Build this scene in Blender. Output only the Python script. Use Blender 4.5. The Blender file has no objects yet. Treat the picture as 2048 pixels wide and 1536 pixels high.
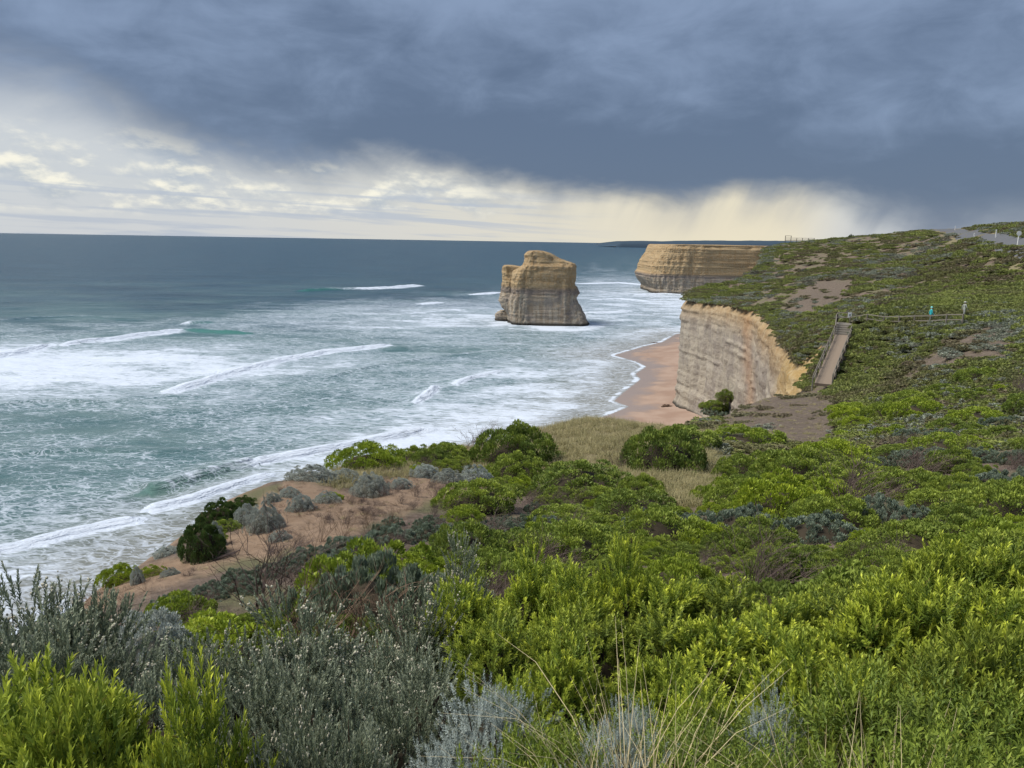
import bpy, math, random
import numpy as np
from mathutils import Matrix, Vector

SC = bpy.context.scene
COL = SC.collection
random.seed(7)

# ------------------------------------------------------------------ camera
EYE = np.array([0.0, 0.0, 50.0])
FPX = 1538.0                       # focal length in pixels of a 2048 px wide frame
PITCH, ROLL = math.radians(10.53), math.radians(0.95)
F_ = np.array([0, math.cos(PITCH), -math.sin(PITCH)])
R0 = np.array([1.0, 0, 0]); U0 = np.array([0, math.sin(PITCH), math.cos(PITCH)])
R_ = R0 * math.cos(ROLL) + U0 * math.sin(ROLL)
U_ = -R0 * math.sin(ROLL) + U0 * math.cos(ROLL)
cam_data = bpy.data.cameras.new('camera')
cam = bpy.data.objects.new('camera', cam_data); COL.objects.link(cam)
cam_data.sensor_fit = 'HORIZONTAL'
cam_data.angle_x = 2 * math.atan(1024 / FPX)
cam_data.clip_start = 0.05; cam_data.clip_end = 200000
cam.matrix_world = Matrix(((R_[0], U_[0], -F_[0], EYE[0]), (R_[1], U_[1], -F_[1], EYE[1]),
                           (R_[2], U_[2], -F_[2], EYE[2]), (0, 0, 0, 1)))
SC.camera = cam

# ------------------------------------------------------------------ exposure, sun
EXPO = 1.7
SC.view_settings.view_transform = 'Standard'; SC.view_settings.look = 'None'
SC.view_settings.exposure = EXPO; SC.view_settings.gamma = 1
SC.view_settings.use_curve_mapping = False
SUN_EL, SUN_AZ = math.radians(55), math.radians(-100)     # azimuth clockwise from +Y
sd = np.array([math.sin(SUN_AZ) * math.cos(SUN_EL), math.cos(SUN_AZ) * math.cos(SUN_EL), math.sin(SUN_EL)])
sun_data = bpy.data.lights.new('sun', 'SUN'); sun_data.energy = 1.5
sun_data.angle = math.radians(28); sun_data.color = (1.0, 0.94, 0.84)
sun = bpy.data.objects.new('sun', sun_data); COL.objects.link(sun)
sun.rotation_euler = Vector(-sd).to_track_quat('-Z', 'Y').to_euler()
SC.cycles.max_bounces = 5; SC.cycles.diffuse_bounces = 2; SC.cycles.glossy_bounces = 2
SC.cycles.transmission_bounces = 4; SC.cycles.transparent_max_bounces = 6
SC.cycles.adaptive_threshold = 0.02
SC.cycles.caustics_reflective = False; SC.cycles.caustics_refractive = False

# ------------------------------------------------------------------ node helpers
def N(nt, typ, ins=None, **props):
    n = nt.nodes.new(typ)
    for k, v in props.items(): setattr(n, k, v)
    for k, v in (ins or {}).items():
        s = n.inputs[k]
        if isinstance(v, bpy.types.NodeSocket): nt.links.new(v, s)
        else:
            if isinstance(v, (tuple, list)) and len(v) == 3 and s.type == 'RGBA': v = (*v, 1)
            s.default_value = v
    return n
def M_(nt, op, a, b=0.0, c=None, clamp=False):
    n = nt.nodes.new('ShaderNodeMath'); n.operation = op; n.use_clamp = clamp
    for i, v in enumerate((a, b, c)):
        if v is None: continue
        if isinstance(v, bpy.types.NodeSocket): nt.links.new(v, n.inputs[i])
        else: n.inputs[i].default_value = v
    return n.outputs[0]
def MX(nt, f, a, b, blend='MIX'):
    n = nt.nodes.new('ShaderNodeMix'); n.data_type = 'RGBA'; n.blend_type = blend; n.clamp_factor = True
    for i, v in ((0, f), (6, a), (7, b)):
        if isinstance(v, bpy.types.NodeSocket): nt.links.new(v, n.inputs[i])
        else: n.inputs[i].default_value = v if not isinstance(v, tuple) else (*v[:3], 1)
    return n.outputs[2]
def SS(nt, x, lo, hi, a=0.0, b=1.0, kind='SMOOTHSTEP'):
    n = nt.nodes.new('ShaderNodeMapRange'); n.interpolation_type = kind; n.clamp = True
    for i, v in enumerate((x, lo, hi, a, b)):
        if isinstance(v, bpy.types.NodeSocket): nt.links.new(v, n.inputs[i])
        else: n.inputs[i].default_value = v
    return n.outputs[0]
def NOISE(nt, vec, scale, detail=4, rough=0.55, dist=0.0, lac=2.0):
    return N(nt, 'ShaderNodeTexNoise', {'Vector': vec, 'Scale': scale, 'Detail': detail, 'Roughness': rough,
                                        'Distortion': dist, 'Lacunarity': lac}).outputs['Fac']
def VSC(nt, vec, s):
    return N(nt, 'ShaderNodeVectorMath', {0: vec, 1: s}, operation='MULTIPLY').outputs[0]
def XYZ(nt, x, y, z=0.0):
    return N(nt, 'ShaderNodeCombineXYZ', {0: x, 1: y, 2: z}).outputs[0]
def new_mat(name):
    m = bpy.data.materials.new(name); m.use_nodes = True
    nt = m.node_tree; nt.nodes.clear()
    out = nt.nodes.new('ShaderNodeOutputMaterial')
    return m, nt, out
def principled(nt, out, col, rough=0.8, spec=0.3, normal=None, **extra):
    ins = {'Base Color': col, 'Roughness': rough, 'Specular IOR Level': spec}
    if normal is not None: ins['Normal'] = normal
    ins.update(extra)
    p = N(nt, 'ShaderNodeBsdfPrincipled', ins)
    nt.links.new(p.outputs[0], out.inputs[0]); return p
def BUMP(nt, h, dist=0.1, strength=1.0):
    return N(nt, 'ShaderNodeBump', {'Height': h, 'Distance': dist, 'Strength': strength}).outputs[0]
def ATTR(nt, name):
    return N(nt, 'ShaderNodeAttribute', attribute_name=name).outputs['Fac']

# ------------------------------------------------------------------ world: stormy cloud deck over a bright gap at the horizon
world = bpy.data.worlds.new('World'); SC.world = world; world.use_nodes = True
nt = world.node_tree; nt.nodes.clear()
wout = nt.nodes.new('ShaderNodeOutputWorld')
gen = N(nt, 'ShaderNodeTexCoord').outputs['Generated']
sep = N(nt, 'ShaderNodeSeparateXYZ', {0: gen})
gx, gy, gz = sep.outputs
DEG = 180 / math.pi
el = M_(nt, 'MULTIPLY', M_(nt, 'ARCSINE', gz), DEG)
az = M_(nt, 'MULTIPLY', M_(nt, 'ARCTAN2', gx, gy), DEG)
def curve(x, pts, lo, hi):
    n = nt.nodes.new('ShaderNodeFloatCurve'); c = n.mapping.curves[0]
    pts = [((p - lo) / (hi - lo), v) for p, v in pts]
    c.points[0].location = pts[0]; c.points[1].location = pts[-1]
    for p in pts[1:-1]: c.points.new(*p)
    n.mapping.update()
    f = M_(nt, 'DIVIDE', M_(nt, 'SUBTRACT', x, lo), hi - lo, clamp=True)
    nt.links.new(f, n.inputs['Value']); return n.outputs[0]
# lower rim of the dark deck, degrees of elevation / 20, against azimuth
rim = M_(nt, 'MULTIPLY', curve(az, [(-180, .15), (-100, .3), (-60, .42), (-33, .46), (-27, .39), (-22, .305), (-16, .255), (-10, .24), (-3, .225), (3, .18),
                                    (8, .145), (12, .14), (16, .19), (20, .185), (24, .14), (29, .09), (36, .06), (70, .08), (180, .15)], -180, 180), 20)
skyv = XYZ(nt, M_(nt, 'MULTIPLY', az, 0.06), M_(nt, 'MULTIPLY', el, 0.14))
big = NOISE(nt, skyv, 1.0, 5, 0.55, 0.6)
wis = NOISE(nt, XYZ(nt, M_(nt, 'MULTIPLY', az, 0.16), M_(nt, 'MULTIPLY', el, 0.3), 3.3), 1.0, 6, 0.6, 0.4)
eln = M_(nt, 'ADD', el, M_(nt, 'ADD', M_(nt, 'MULTIPLY', M_(nt, 'SUBTRACT', big, .5), 5.0), M_(nt, 'MULTIPLY', M_(nt, 'SUBTRACT', wis, .5), 2.2)))
above = M_(nt, 'SUBTRACT', eln, rim)
soft = curve(az, [(-180, .6), (-30, .62), (-15, .45), (0, .33), (10, .3), (24, .4), (36, .6), (180, .6)], -180, 180)
deck = SS(nt, M_(nt, 'DIVIDE', above, M_(nt, 'MULTIPLY', soft, 6)), -0.7, 0.7)
# tone of the deck
dn = NOISE(nt, XYZ(nt, M_(nt, 'MULTIPLY', az, 0.045), M_(nt, 'MULTIPLY', el, 0.16), 8.1), 1.0, 5, 0.5, 0.3)
tone = M_(nt, 'ADD', SS(nt, above, 0.0, 15.0, 0.0, 0.66), M_(nt, 'MULTIPLY', M_(nt, 'SUBTRACT', dn, 0.5), 1.5))
tone = M_(nt, 'ADD', tone, M_(nt, 'ADD', SS(nt, az, -36, 4, 0.22, 0.0), M_(nt, 'MULTIPLY', M_(nt, 'SUBTRACT', wis, .5), .9)))
deckc = MX(nt, SS(nt, tone, 0.0, 0.85), (0.108, 0.156, 0.250), (0.245, 0.325, 0.475))
# below the deck
warm = curve(az, [(-180, .05), (-60, .1), (-30, .15), (-12, .35), (0, .6), (8, .8), (17, .95), (21, .6), (25, .2), (33, .08), (180, .05)], -180, 180)
low = MX(nt, warm, MX(nt, SS(nt, az, 20, 30), (0.56, 0.61, 0.68), (0.34, 0.40, 0.49)), (0.84, 0.76, 0.57))
low = MX(nt, M_(nt, 'MULTIPLY', SS(nt, el, 3.5, 0.0), 0.35), low, MX(nt, warm, (0.62, 0.66, 0.72), (0.88, 0.80, 0.61)))
# broken cumulus on the left
cn = NOISE(nt, XYZ(nt, M_(nt, 'MULTIPLY', az, 0.24), M_(nt, 'MULTIPLY', M_(nt, 'ADD', el, M_(nt, 'MULTIPLY', az, .05)), 0.50), 5.0), 1.0, 6, 0.58, 0.1)
cn2 = NOISE(nt, XYZ(nt, M_(nt, 'MULTIPLY', az, 0.24), M_(nt, 'MULTIPLY', M_(nt, 'ADD', M_(nt, 'ADD', el, .55), M_(nt, 'MULTIPLY', az, .05)), 0.50), 5.0), 1.0, 6, 0.58, 0.1)
band = M_(nt, 'MULTIPLY', SS(nt, el, 1.0, 2.2), SS(nt, el, 8.5, 4.5))
left = SS(nt, az, 6, -8)
puff = M_(nt, 'MULTIPLY', M_(nt, 'MULTIPLY', SS(nt, cn, .40, .62), band), left)
lit = SS(nt, M_(nt, 'SUBTRACT', cn, cn2), -0.12, 0.16)
low = MX(nt, M_(nt, 'MULTIPLY', puff, 0.95), low, MX(nt, lit, (0.44, 0.50, 0.58), (0.98, 0.94, 0.80)))
stn = NOISE(nt, XYZ(nt, M_(nt, 'MULTIPLY', az, 0.07), M_(nt, 'MULTIPLY', M_(nt, 'ADD', el, M_(nt, 'MULTIPLY', az, .04)), 1.5), 1.0), 1.0, 6, 0.55, 0.3)
low = MX(nt, M_(nt, 'MULTIPLY', M_(nt, 'MULTIPLY', SS(nt, stn, .48, .62), SS(nt, el, 5.0, 2.4)), M_(nt, 'MULTIPLY', SS(nt, az, 10, -6), .75)), low, (0.46, 0.52, 0.62))
# rain curtains hanging from the rim
rn = NOISE(nt, XYZ(nt, M_(nt, 'ADD', M_(nt, 'MULTIPLY', az, 0.30), M_(nt, 'MULTIPLY', el, -0.12)), M_(nt, 'MULTIPLY', el, 0.07), 2.0), 1.0, 4, 0.5, 0.5)
rainm = M_(nt, 'MULTIPLY', M_(nt, 'MULTIPLY', SS(nt, az, -6, 6), SS(nt, above, -4.0, 0.8)), SS(nt, rn, 0.30, 0.75))
low = MX(nt, M_(nt, 'MULTIPLY', rainm, 0.72), low, (0.26, 0.30, 0.38))
skyc = MX(nt, deck, low, deckc)
sky = N(nt, 'ShaderNodeTexSky', sky_type='NISHITA', sun_disc=False)
sky.sun_elevation = SUN_EL; sky.sun_rotation = SUN_AZ
bg1 = N(nt, 'ShaderNodeBackground', {'Color': sky.outputs[0], 'Strength': 0.05})
bg2 = N(nt, 'ShaderNodeBackground', {'Color': skyc, 'Strength': 2 ** -EXPO})
mixw = N(nt, 'ShaderNodeMixShader', {0: 0.94, 1: bg1.outputs[0], 2: bg2.outputs[0]})   # thin cloud lets a little clear sky through
nt.links.new(mixw.outputs[0], wout.inputs[0])
world.cycles.sampling_method = 'MANUAL'; world.cycles.sample_map_resolution = 512

# ------------------------------------------------------------------ numeric helpers
def ray(px, py):
    px = np.asarray(px, float); py = np.asarray(py, float)
    d = F_ + ((px - 1024) / FPX)[..., None] * R_ - ((py - 768) / FPX)[..., None] * U_
    return d
def P(px, py, d):                     # point seen at (px, py), d metres away over the ground
    v = ray(px, py); return EYE + v * (d / math.hypot(v[0], v[1]))
def PZ(px, py, z):                    # point seen at (px, py) at height z
    v = ray(px, py); return EYE + v * ((z - EYE[2]) / v[..., 2])[..., None]
def proj(p):
    q = np.asarray(p, float) - EYE
    w = q @ F_; w = np.where(w < 1e-3, 1e-3, w)
    return 1024 + FPX * (q @ R_) / w, 768 - FPX * (q @ U_) / w
def _h(ix, iy, iz, seed):
    n = (ix.astype(np.int64) * 374761393 + iy.astype(np.int64) * 668265263 + iz.astype(np.int64) * 2147483647 + seed * 974634777) & 0xFFFFFFFF
    n = ((n ^ (n >> 13)) * 1274126177) & 0xFFFFFFFF
    n = ((n ^ (n >> 16)) * 2246822519) & 0xFFFFFFFF
    return ((n ^ (n >> 15)) & 0xFFFFFF) / float(0xFFFFFF)
def vnoise(x, y, z=None, seed=0):
    x = np.asarray(x, float); y = np.asarray(y, float)
    ix = np.floor(x); iy = np.floor(y); fx = x - ix; fy = y - iy
    fx = fx * fx * fx * (fx * (fx * 6 - 15) + 10); fy = fy * fy * fy * (fy * (fy * 6 - 15) + 10)
    if z is None:
        iz = np.zeros_like(ix)
        a = _h(ix, iy, iz, seed); b = _h(ix + 1, iy, iz, seed); c = _h(ix, iy + 1, iz, seed); d = _h(ix + 1, iy + 1, iz, seed)
        return (a + (b - a) * fx) * (1 - fy) + (c + (d - c) * fx) * fy
    z = np.asarray(z, float); iz = np.floor(z); fz = z - iz; fz = fz * fz * (3 - 2 * fz)
    def layer(k):
        a = _h(ix, iy, k, seed); b = _h(ix + 1, iy, k, seed); c = _h(ix, iy + 1, k, seed); d = _h(ix + 1, iy + 1, k, seed)
        return (a + (b - a) * fx) * (1 - fy) + (c + (d - c) * fx) * fy
    return layer(iz) * (1 - fz) + layer(iz + 1) * fz
def fbm(x, y, z=None, octv=4, seed=0, gain=0.5):
    s = 0; a = 1; t = 0; k = 1
    for i in range(octv):
        s = s + a * (vnoise(x * k, y * k, None if z is None else z * k, seed + i) - 0.5); t += a; a *= gain; k *= 2.03
    return s / t * 2                   # about -1..1
def sstep(x, a, b):
    t = np.clip((x - a) / (b - a), 0, 1); return t * t * (3 - 2 * t)
def in_poly(x, y, poly):
    x = np.asarray(x); y = np.asarray(y); ins = np.zeros(x.shape, bool)
    n = len(poly); j = n - 1
    for i in range(n):
        xi, yi = poly[i][:2]; xj, yj = poly[j][:2]
        c = ((yi > y) != (yj > y)) & (x < (xj - xi) * (y - yi) / ((yj - yi) or 1e-9) + xi)
        ins ^= c; j = i
    return ins
def seg_dist(x, y, pts, closed=False, ret_idx=False, ret_sign=False):
    best = np.full(np.shape(x), 1e9); idx = np.zeros(np.shape(x), int); par = np.zeros(np.shape(x)); sg = np.zeros(np.shape(x))
    n = len(pts); m = n if closed else n - 1
    for i in range(m):
        ax, ay = pts[i][:2]; bx, by = pts[(i + 1) % n][:2]
        dx, dy = bx - ax, by - ay; L2 = dx * dx + dy * dy + 1e-12
        t = np.clip(((x - ax) * dx + (y - ay) * dy) / L2, 0, 1)
        d = np.hypot(x - ax - t * dx, y - ay - t * dy)
        u = d < best; best = np.where(u, d, best); idx = np.where(u, i, idx); par = np.where(u, i + t, par)
        sg = np.where(u, np.sign((x - ax) * dy - (y - ay) * dx), sg)
    return best, idx, par, sg

# ------------------------------------------------------------------ mesh helpers
def np_mesh(name, V, Fq, attrs=None, smooth=False, mats=(), matidx=None):
    V = np.ascontiguousarray(V, np.float32); Fq = np.ascontiguousarray(Fq, np.int32)
    k = Fq.shape[1]; m = bpy.data.meshes.new(name)
    m.vertices.add(len(V)); m.vertices.foreach_set('co', V.ravel())
    m.loops.add(Fq.size); m.loops.foreach_set('vertex_index', Fq.ravel())
    m.polygons.add(len(Fq)); m.polygons.foreach_set('loop_start', np.arange(0, Fq.size, k, dtype=np.int32))
    if smooth: m.polygons.foreach_set('use_smooth', np.ones(len(Fq), bool))
    for mt in mats: m.materials.append(mt)
    if matidx is not None: m.polygons.foreach_set('material_index', np.ascontiguousarray(matidx, np.int32))
    m.update(calc_edges=True)
    for a, v in (attrs or {}).items():
        at = m.attributes.new(a, 'FLOAT', 'POINT'); at.data.foreach_set('value', np.ascontiguousarray(v, np.float32))
    return m
def link(name, mesh, parent=None, loc=None, kind=None, label=None, cat=None, group=None):
    o = bpy.data.objects.new(name, mesh); COL.objects.link(o)
    if parent is not None: o.parent = parent
    if loc is not None: o.location = loc
    if kind: o['kind'] = kind
    if label: o['label'] = label
    if cat: o['category'] = cat
    if group: o['group'] = group
    return o
def empty(name, loc, label, cat, group=None, rz=0.0):
    o = link(name, None, loc=loc, label=label, cat=cat, group=group); o.rotation_euler = (0, 0, rz)
    o.empty_display_size = 0.2; return o
def grid_faces(nr, nc):
    i = np.arange((nr - 1) * (nc - 1)); r = i // (nc - 1); c = i % (nc - 1)
    a = r * nc + c
    return np.stack([a, a + 1, a + nc + 1, a + nc], 1)
def compact(V, Fq, attrs):
    u, inv = np.unique(Fq, return_inverse=True)
    return V[u], inv.reshape(Fq.shape), {k: v[u] for k, v in attrs.items()}
class MB:                               # small builder for hand-made pieces
    def __init__(s): s.V = []; s.F = []; s.mi = []
    def add(s, V, F, mi=0):
        b = len(s.V); s.V += [tuple(v) for v in V]; s.F += [tuple(b + i for i in f) for f in F]; s.mi += [mi] * len(F); return s
    def beam(s, a, b, w, h=None, up=(0, 0, 1), mi=0):
        h = h or w; a = Vector(a); b = Vector(b); d = (b - a).normalized(); u = Vector(up)
        if abs(d.dot(u)) > .95: u = Vector((0, 1, 0))
        x = d.cross(u).normalized() * (w / 2); y = x.cross(d).normalized() * (h / 2)
        V = [p + sx * x + sy * y for p in (a, b) for sx, sy in ((-1, -1), (1, -1), (1, 1), (-1, 1))]
        return s.add(V, [(3, 2, 1, 0), (4, 5, 6, 7), (0, 1, 5, 4), (1, 2, 6, 5), (2, 3, 7, 6), (3, 0, 4, 7)], mi)
    def tube(s, pts, rad, n=5, mi=0):
        pts = [Vector(p) for p in pts]; V = []
        for i, p in enumerate(pts):
            d = (pts[min(i + 1, len(pts) - 1)] - pts[max(i - 1, 0)]).normalized()
            u = Vector((0, 0, 1)) if abs(d.z) < .9 else Vector((1, 0, 0))
            x = d.cross(u).normalized(); y = x.cross(d)
            r = rad[i] if isinstance(rad, (list, tuple)) else rad
            V += [p + r * (math.cos(k * 2 * math.pi / n) * x + math.sin(k * 2 * math.pi / n) * y) for k in range(n)]
        Fc = [(i * n + k, i * n + (k + 1) % n, (i + 1) * n + (k + 1) % n, (i + 1) * n + k) for i in range(len(pts) - 1) for k in range(n)]
        Fc += [tuple(range(n - 1, -1, -1)), tuple((len(pts) - 1) * n + k for k in range(n))]
        return s.add(V, Fc, mi)
    def mesh(s, name, *mats, smooth=False):
        m = bpy.data.meshes.new(name); m.from_pydata(s.V, [], s.F)
        for t in mats: m.materials.append(t)
        if len(mats) > 1: m.polygons.foreach_set('material_index', s.mi)
        if smooth: m.polygons.foreach_set('use_smooth', [True] * len(s.F))
        m.update(); return m
# ------------------------------------------------------------------ shape of the land
# sightings of the bare ground: picture position, distance over the ground, height of the plants hiding it
SIGHT = [(100, 1500, 2.3, .6), (500, 1500, 2.3, .7), (1000, 1500, 2.3, .5), (1500, 1500, 2.3, .4), (1950, 1500, 2.3, .6),
         (60, 1190, 4.6, 1.0), (350, 1230, 5.0, .9), (650, 1230, 5.2, .9), (900, 1170, 5.6, .9), (1250, 1110, 6.0, 1.0), (1650, 1110, 6.0, 1.0), (2040, 1085, 6.2, 1.0),
         (300, 1230, 9, .5), (480, 1190, 11, .5), (700, 1150, 11.5, .5), (900, 1110, 11, .5), (1100, 1080, 13, .6), (1400, 1080, 13, .6), (1800, 1060, 13, .6), (2040, 1050, 12.5, .6),
         (160, 1205, 16, 0), (380, 1105, 18, 0), (480, 1080, 18.5, 0), (600, 1050, 19, 0), (800, 985, 24, 0), (400, 1040, 21, 0), (560, 960, 25, 0),
         (680, 925, 29, .3), (850, 895, 34, .3), (1040, 870, 39, .5), (1180, 830, 45, .1), (1300, 850, 43, .1), (1415, 866, 45, .1),
         (1325, 940, 30, 0), (1200, 1000, 22, .5), (950, 1030, 19, .4), (1500, 1000, 20, .5), (2000, 1000, 18, .6), (1800, 950, 26, .6), (2040, 945, 24, .6),
         (1600, 920, 33, .6), (1650, 895, 38, .5), (1500, 880, 44, .4), (1560, 830, 60, 0), (1700, 850, 50, .4), (1900, 850, 45, .6), (2040, 850, 42, .6),
         (1450, 835, 63, 0), (1540, 792, 75, 0), (1620, 788, 77, 0), (1800, 765, 70, .3), (2000, 720, 66, .3), (1900, 700, 74, 0), (2040, 650, 80, .3),
         (1650, 778, 80, .3), (1690, 692, 93, .5), (1690, 655, 98, .3), (1800, 652, 92, .4), (1860, 648, 88, .4), (1925, 645, 86, .4), (1800, 715, 84, .3),
         (1610, 760, 98, 0), (1570, 690, 124, .3), (1620, 670, 118, .5), (1535, 638, 165, .3), (1500, 622, 190, .3), (1450, 610, 215, .3), (1362, 599, 238, .3),
         (1600, 600, 175, .5), (1700, 600, 150, .5), (1800, 600, 130, .5), (2040, 590, 108, .5), (1500, 580, 250, .5), (1600, 560, 230, .5), (1700, 550, 215, .5), (1850, 550, 180, .5), (2040, 535, 145, .5),
         (1420, 573, 265, .5), (1490, 550, 300, .5), (1525, 522, 335, .5), (1560, 492, 400, .5), (1600, 500, 340, .5), (1700, 510, 300, .5), (1850, 505, 270, .5), (1640, 480, 440, .5), (1760, 470, 440, .5), (1860, 461, 430, .5),
         (2090, 492, 155, 0), (2040, 485, 172, 0), (1985, 475, 220, 0), (1935, 466, 285, 0), (1895, 460, 360, 0),
         (1960, 452, 380, .8), (2048, 446, 290, .8)]
th, lr, sv = [], [], []
for px, py, d, g in SIGHT:
    p = P(px, py, d); th.append(math.atan2(p[0], p[1])); lr.append(d); sv.append((EYE[2] - (p[2] - g)) / (d + 2))
def ctl(x, y, z):
    r = math.hypot(x, y); th.append(math.atan2(x, y)); lr.append(r); sv.append((EYE[2] - z) / (r + 2))
for x, y, z in [(0, .3, 48.35), (-3, 0.5, 48.0), (3, .5, 48.5), (-9, 4, 45.5), (-14, 8, 42.5), (9, 4, 47.6), (20, 10, 46), (40, 25, 45), (80, 50, 47), (200, 120, 62), (120, 90, 53),
                (330, 330, 58), (330, 900, 40), (600, 700, 45), (240, 700, 46), (280, 850, 49), (420, 850, 48), (180, 850, 48), (500, 450, 50), (-20, 20, 38), (-30, 50, 38), (-5, 80, 38), (10, 120, 36), (20, 200, 33), (300, 600, 48)]:
    ctl(x, y, z)
TX = np.stack([np.array(th) * 2.2, np.log(np.array(lr) + 2)], 1); TS = np.array(sv)
def _k(d2): return np.where(d2 > 1e-12, d2 * np.log(np.maximum(d2, 1e-12)), 0)
n_ = len(TX); A_ = np.zeros((n_ + 3, n_ + 3))
A_[:n_, :n_] = _k(((TX[:, None] - TX[None]) ** 2).sum(2)) + np.eye(n_) * 2e-3
A_[:n_, n_:] = np.c_[np.ones(n_), TX]; A_[n_:, :n_] = A_[:n_, n_:].T
W_ = np.linalg.solve(A_, np.r_[TS, 0, 0, 0])
def tps(x, y):
    x = np.asarray(x, float); y = np.asarray(y, float); sh = x.shape; x = x.ravel(); y = y.ravel()
    r = np.hypot(x, y); q = np.stack([np.clip(np.arctan2(x, y), -1.9, 1.9) * 2.2, np.log(r + 2)], 1)
    out = np.empty(len(q))
    for i in range(0, len(q), 40000):
        c = q[i:i + 40000]
        out[i:i + 40000] = _k(((c[:, None] - TX[None]) ** 2).sum(2)) @ W_[:n_] + W_[n_] + c @ W_[n_ + 1:]
    return (EYE[2] - out * (r + 2)).reshape(sh)
# plan of the land's edge: (x, y, steepness below the edge)
def E(px, d, k): p = P(px, 800, d); return (p[0], p[1], k)
EDGE = [(-60, -60, 1.1), (-26, -12, 1.1), (-15, 6, 1.1), (-11.5, 11, 1.0), E(130, 15.8, 1.0), E(260, 18.5, 1.0), E(395, 21, 1.0), E(540, 25.5, 1.1), E(660, 30, 1.1), E(850, 36, 1.2), E(1040, 42, 1.3),
        E(1180, 47, 1.3), E(1300, 46, 1.2), E(1400, 47, 1.0), E(1440, 62, 1.1), E(1530, 76, 1.1), E(1600, 80, 1.3), E(1615, 92, 30), E(1605, 100, 40), E(1560, 128, 40), E(1532, 162, 40), E(1500, 188, 40), E(1450, 215, 40),
        E(1390, 232, 40), E(1361, 240, 40), E(1362, 252, 40), (64, 262, 40), (76, 270, 40), (94, 300, 40), (107, 335, 40), (124, 385, 40), (148, 430, 40), (180, 520, 40), (228, 650, 40), (264, 760, 40), (268, 812, 40), (280, 870, 40), (330, 960, 40), (400, 1100, 40), (900, 1200, 4), (1500, 900, 4), (1500, -200, 4), (300, -400, 4)]
EPOL = [(e[0], e[1]) for e in EDGE]; EK = np.array([e[2] for e in EDGE])
# plan of the waterline
WL = [PZ(np.float64(a), np.float64(b), 0.25)[:2] for a, b in [(1366, 668), (1340, 684), (1300, 694), (1246, 710), (1290, 722), (1312, 733), (1290, 748), (1302, 758), (1268, 786), (1252, 801), (1285, 813), (1235, 834), (1120, 872), (960, 925), (760, 990), (560, 1060), (400, 1130), (220, 1215), (60, 1290), (-150, 1400)]]
WPOL = [(190, 900), (215, 700), (190, 520), (150, 395), (105, 335)] + [tuple(w) for w in WL] + [(-90, -60), (1500, -60), (1500, 900)]
def beach_z(x, y):
    d, i, t, s = seg_dist(x, y, WPOL[:-3])
    s = np.where(in_poly(x, y, WPOL), d, -d)
    return np.clip(s * 0.055 + 0.25, -3.5, 5.5) + 0.12 * fbm(np.asarray(x) / 9, np.asarray(y) / 9, seed=5) * np.clip(s / 10, 0, 1)
def edge_sd(x, y):
    d, i, t, s = seg_dist(x, y, EPOL, closed=True)
    return np.where(in_poly(x, y, EPOL), d, -d), i
def land_z(x, y, detail=True):
    x = np.asarray(x, float); y = np.asarray(y, float)
    sdist, i = edge_sd(x, y); z = tps(x, y); r = np.hypot(x, y)
    if detail:
        z = z + fbm(x / 2.3, y / 2.3, seed=11) * np.clip(r * 0.008, 0.02, .25) + fbm(x / 14, y / 14, seed=12) * np.clip((r - 30) * 0.006, 0, .9)
    k = EK[i]; o = np.clip(np.where(k > 2.5, 2.0 - sdist, -sdist), 0, None)
    o2 = np.where(o < 2, o * o / 4, o - 1)
    wob = 1 + 0.25 * fbm(x / 6, y / 6, seed=3)
    return z - k * np.where(k > 2.5, o, o2 * wob) - np.where(k <= 2.5, np.exp(-np.clip(sdist, 0, None) / (1 + .04 * r)) * 0.25, 0)
def hit(px, py, rmin=1.0, rmax=600.0):          # where the sight line meets the ground
    v = ray(px, py); v = v / math.hypot(v[0], v[1])
    rr = np.exp(np.linspace(math.log(rmin), math.log(rmax), 700))
    pts = EYE + v * rr[:, None]; z = land_z(pts[:, 0], pts[:, 1], False)
    b = np.nonzero(pts[:, 2] < z)[0]
    return None if len(b) == 0 else np.array([*pts[b[0]][:2], land_z(pts[b[0]][0], pts[b[0]][1])])

# ------------------------------------------------------------------ materials of the setting
def pos_node(nt): return N(nt, 'ShaderNodeNewGeometry').outputs['Position']
m_ground, nt, out = new_mat('heath_soil')
p_ = pos_node(nt); a = NOISE(nt, p_, 0.35, 6); b = NOISE(nt, p_, 3.0, 6, .65); c = NOISE(nt, p_, 22.0, 4, .7)
soil = MX(nt, SS(nt, b, .35, .65), (0.115, 0.088, 0.070), (0.20, 0.155, 0.125))
soil = MX(nt, SS(nt, a, .45, .62), soil, (0.155, 0.150, 0.085))
sand = MX(nt, SS(nt, b, .3, .7), (0.255, 0.178, 0.122), (0.33, 0.24, 0.17))
sand = MX(nt, M_(nt, 'MULTIPLY', SS(nt, c, .55, .72), .5), sand, (0.24, 0.15, 0.10))
soil = MX(nt, ATTR(nt, 'sand'), soil, sand)
grs = MX(nt, SS(nt, c, .35, .65), (0.16, 0.135, 0.075), (0.26, 0.225, 0.13))
soil = MX(nt, ATTR(nt, 'dry'), soil, grs)
brn = MX(nt, SS(nt, b, .35, .65), (0.115, 0.092, 0.074), (0.18, 0.145, 0.115))
soil = MX(nt, ATTR(nt, 'bare'), soil, brn)
bm = M_(nt, 'ADD', M_(nt, 'MULTIPLY', b, 1.1), M_(nt, 'MULTIPLY', c, .45))
principled(nt, out, soil, 0.95, 0.1, BUMP(nt, bm, 0.16, 0.9))

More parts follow.
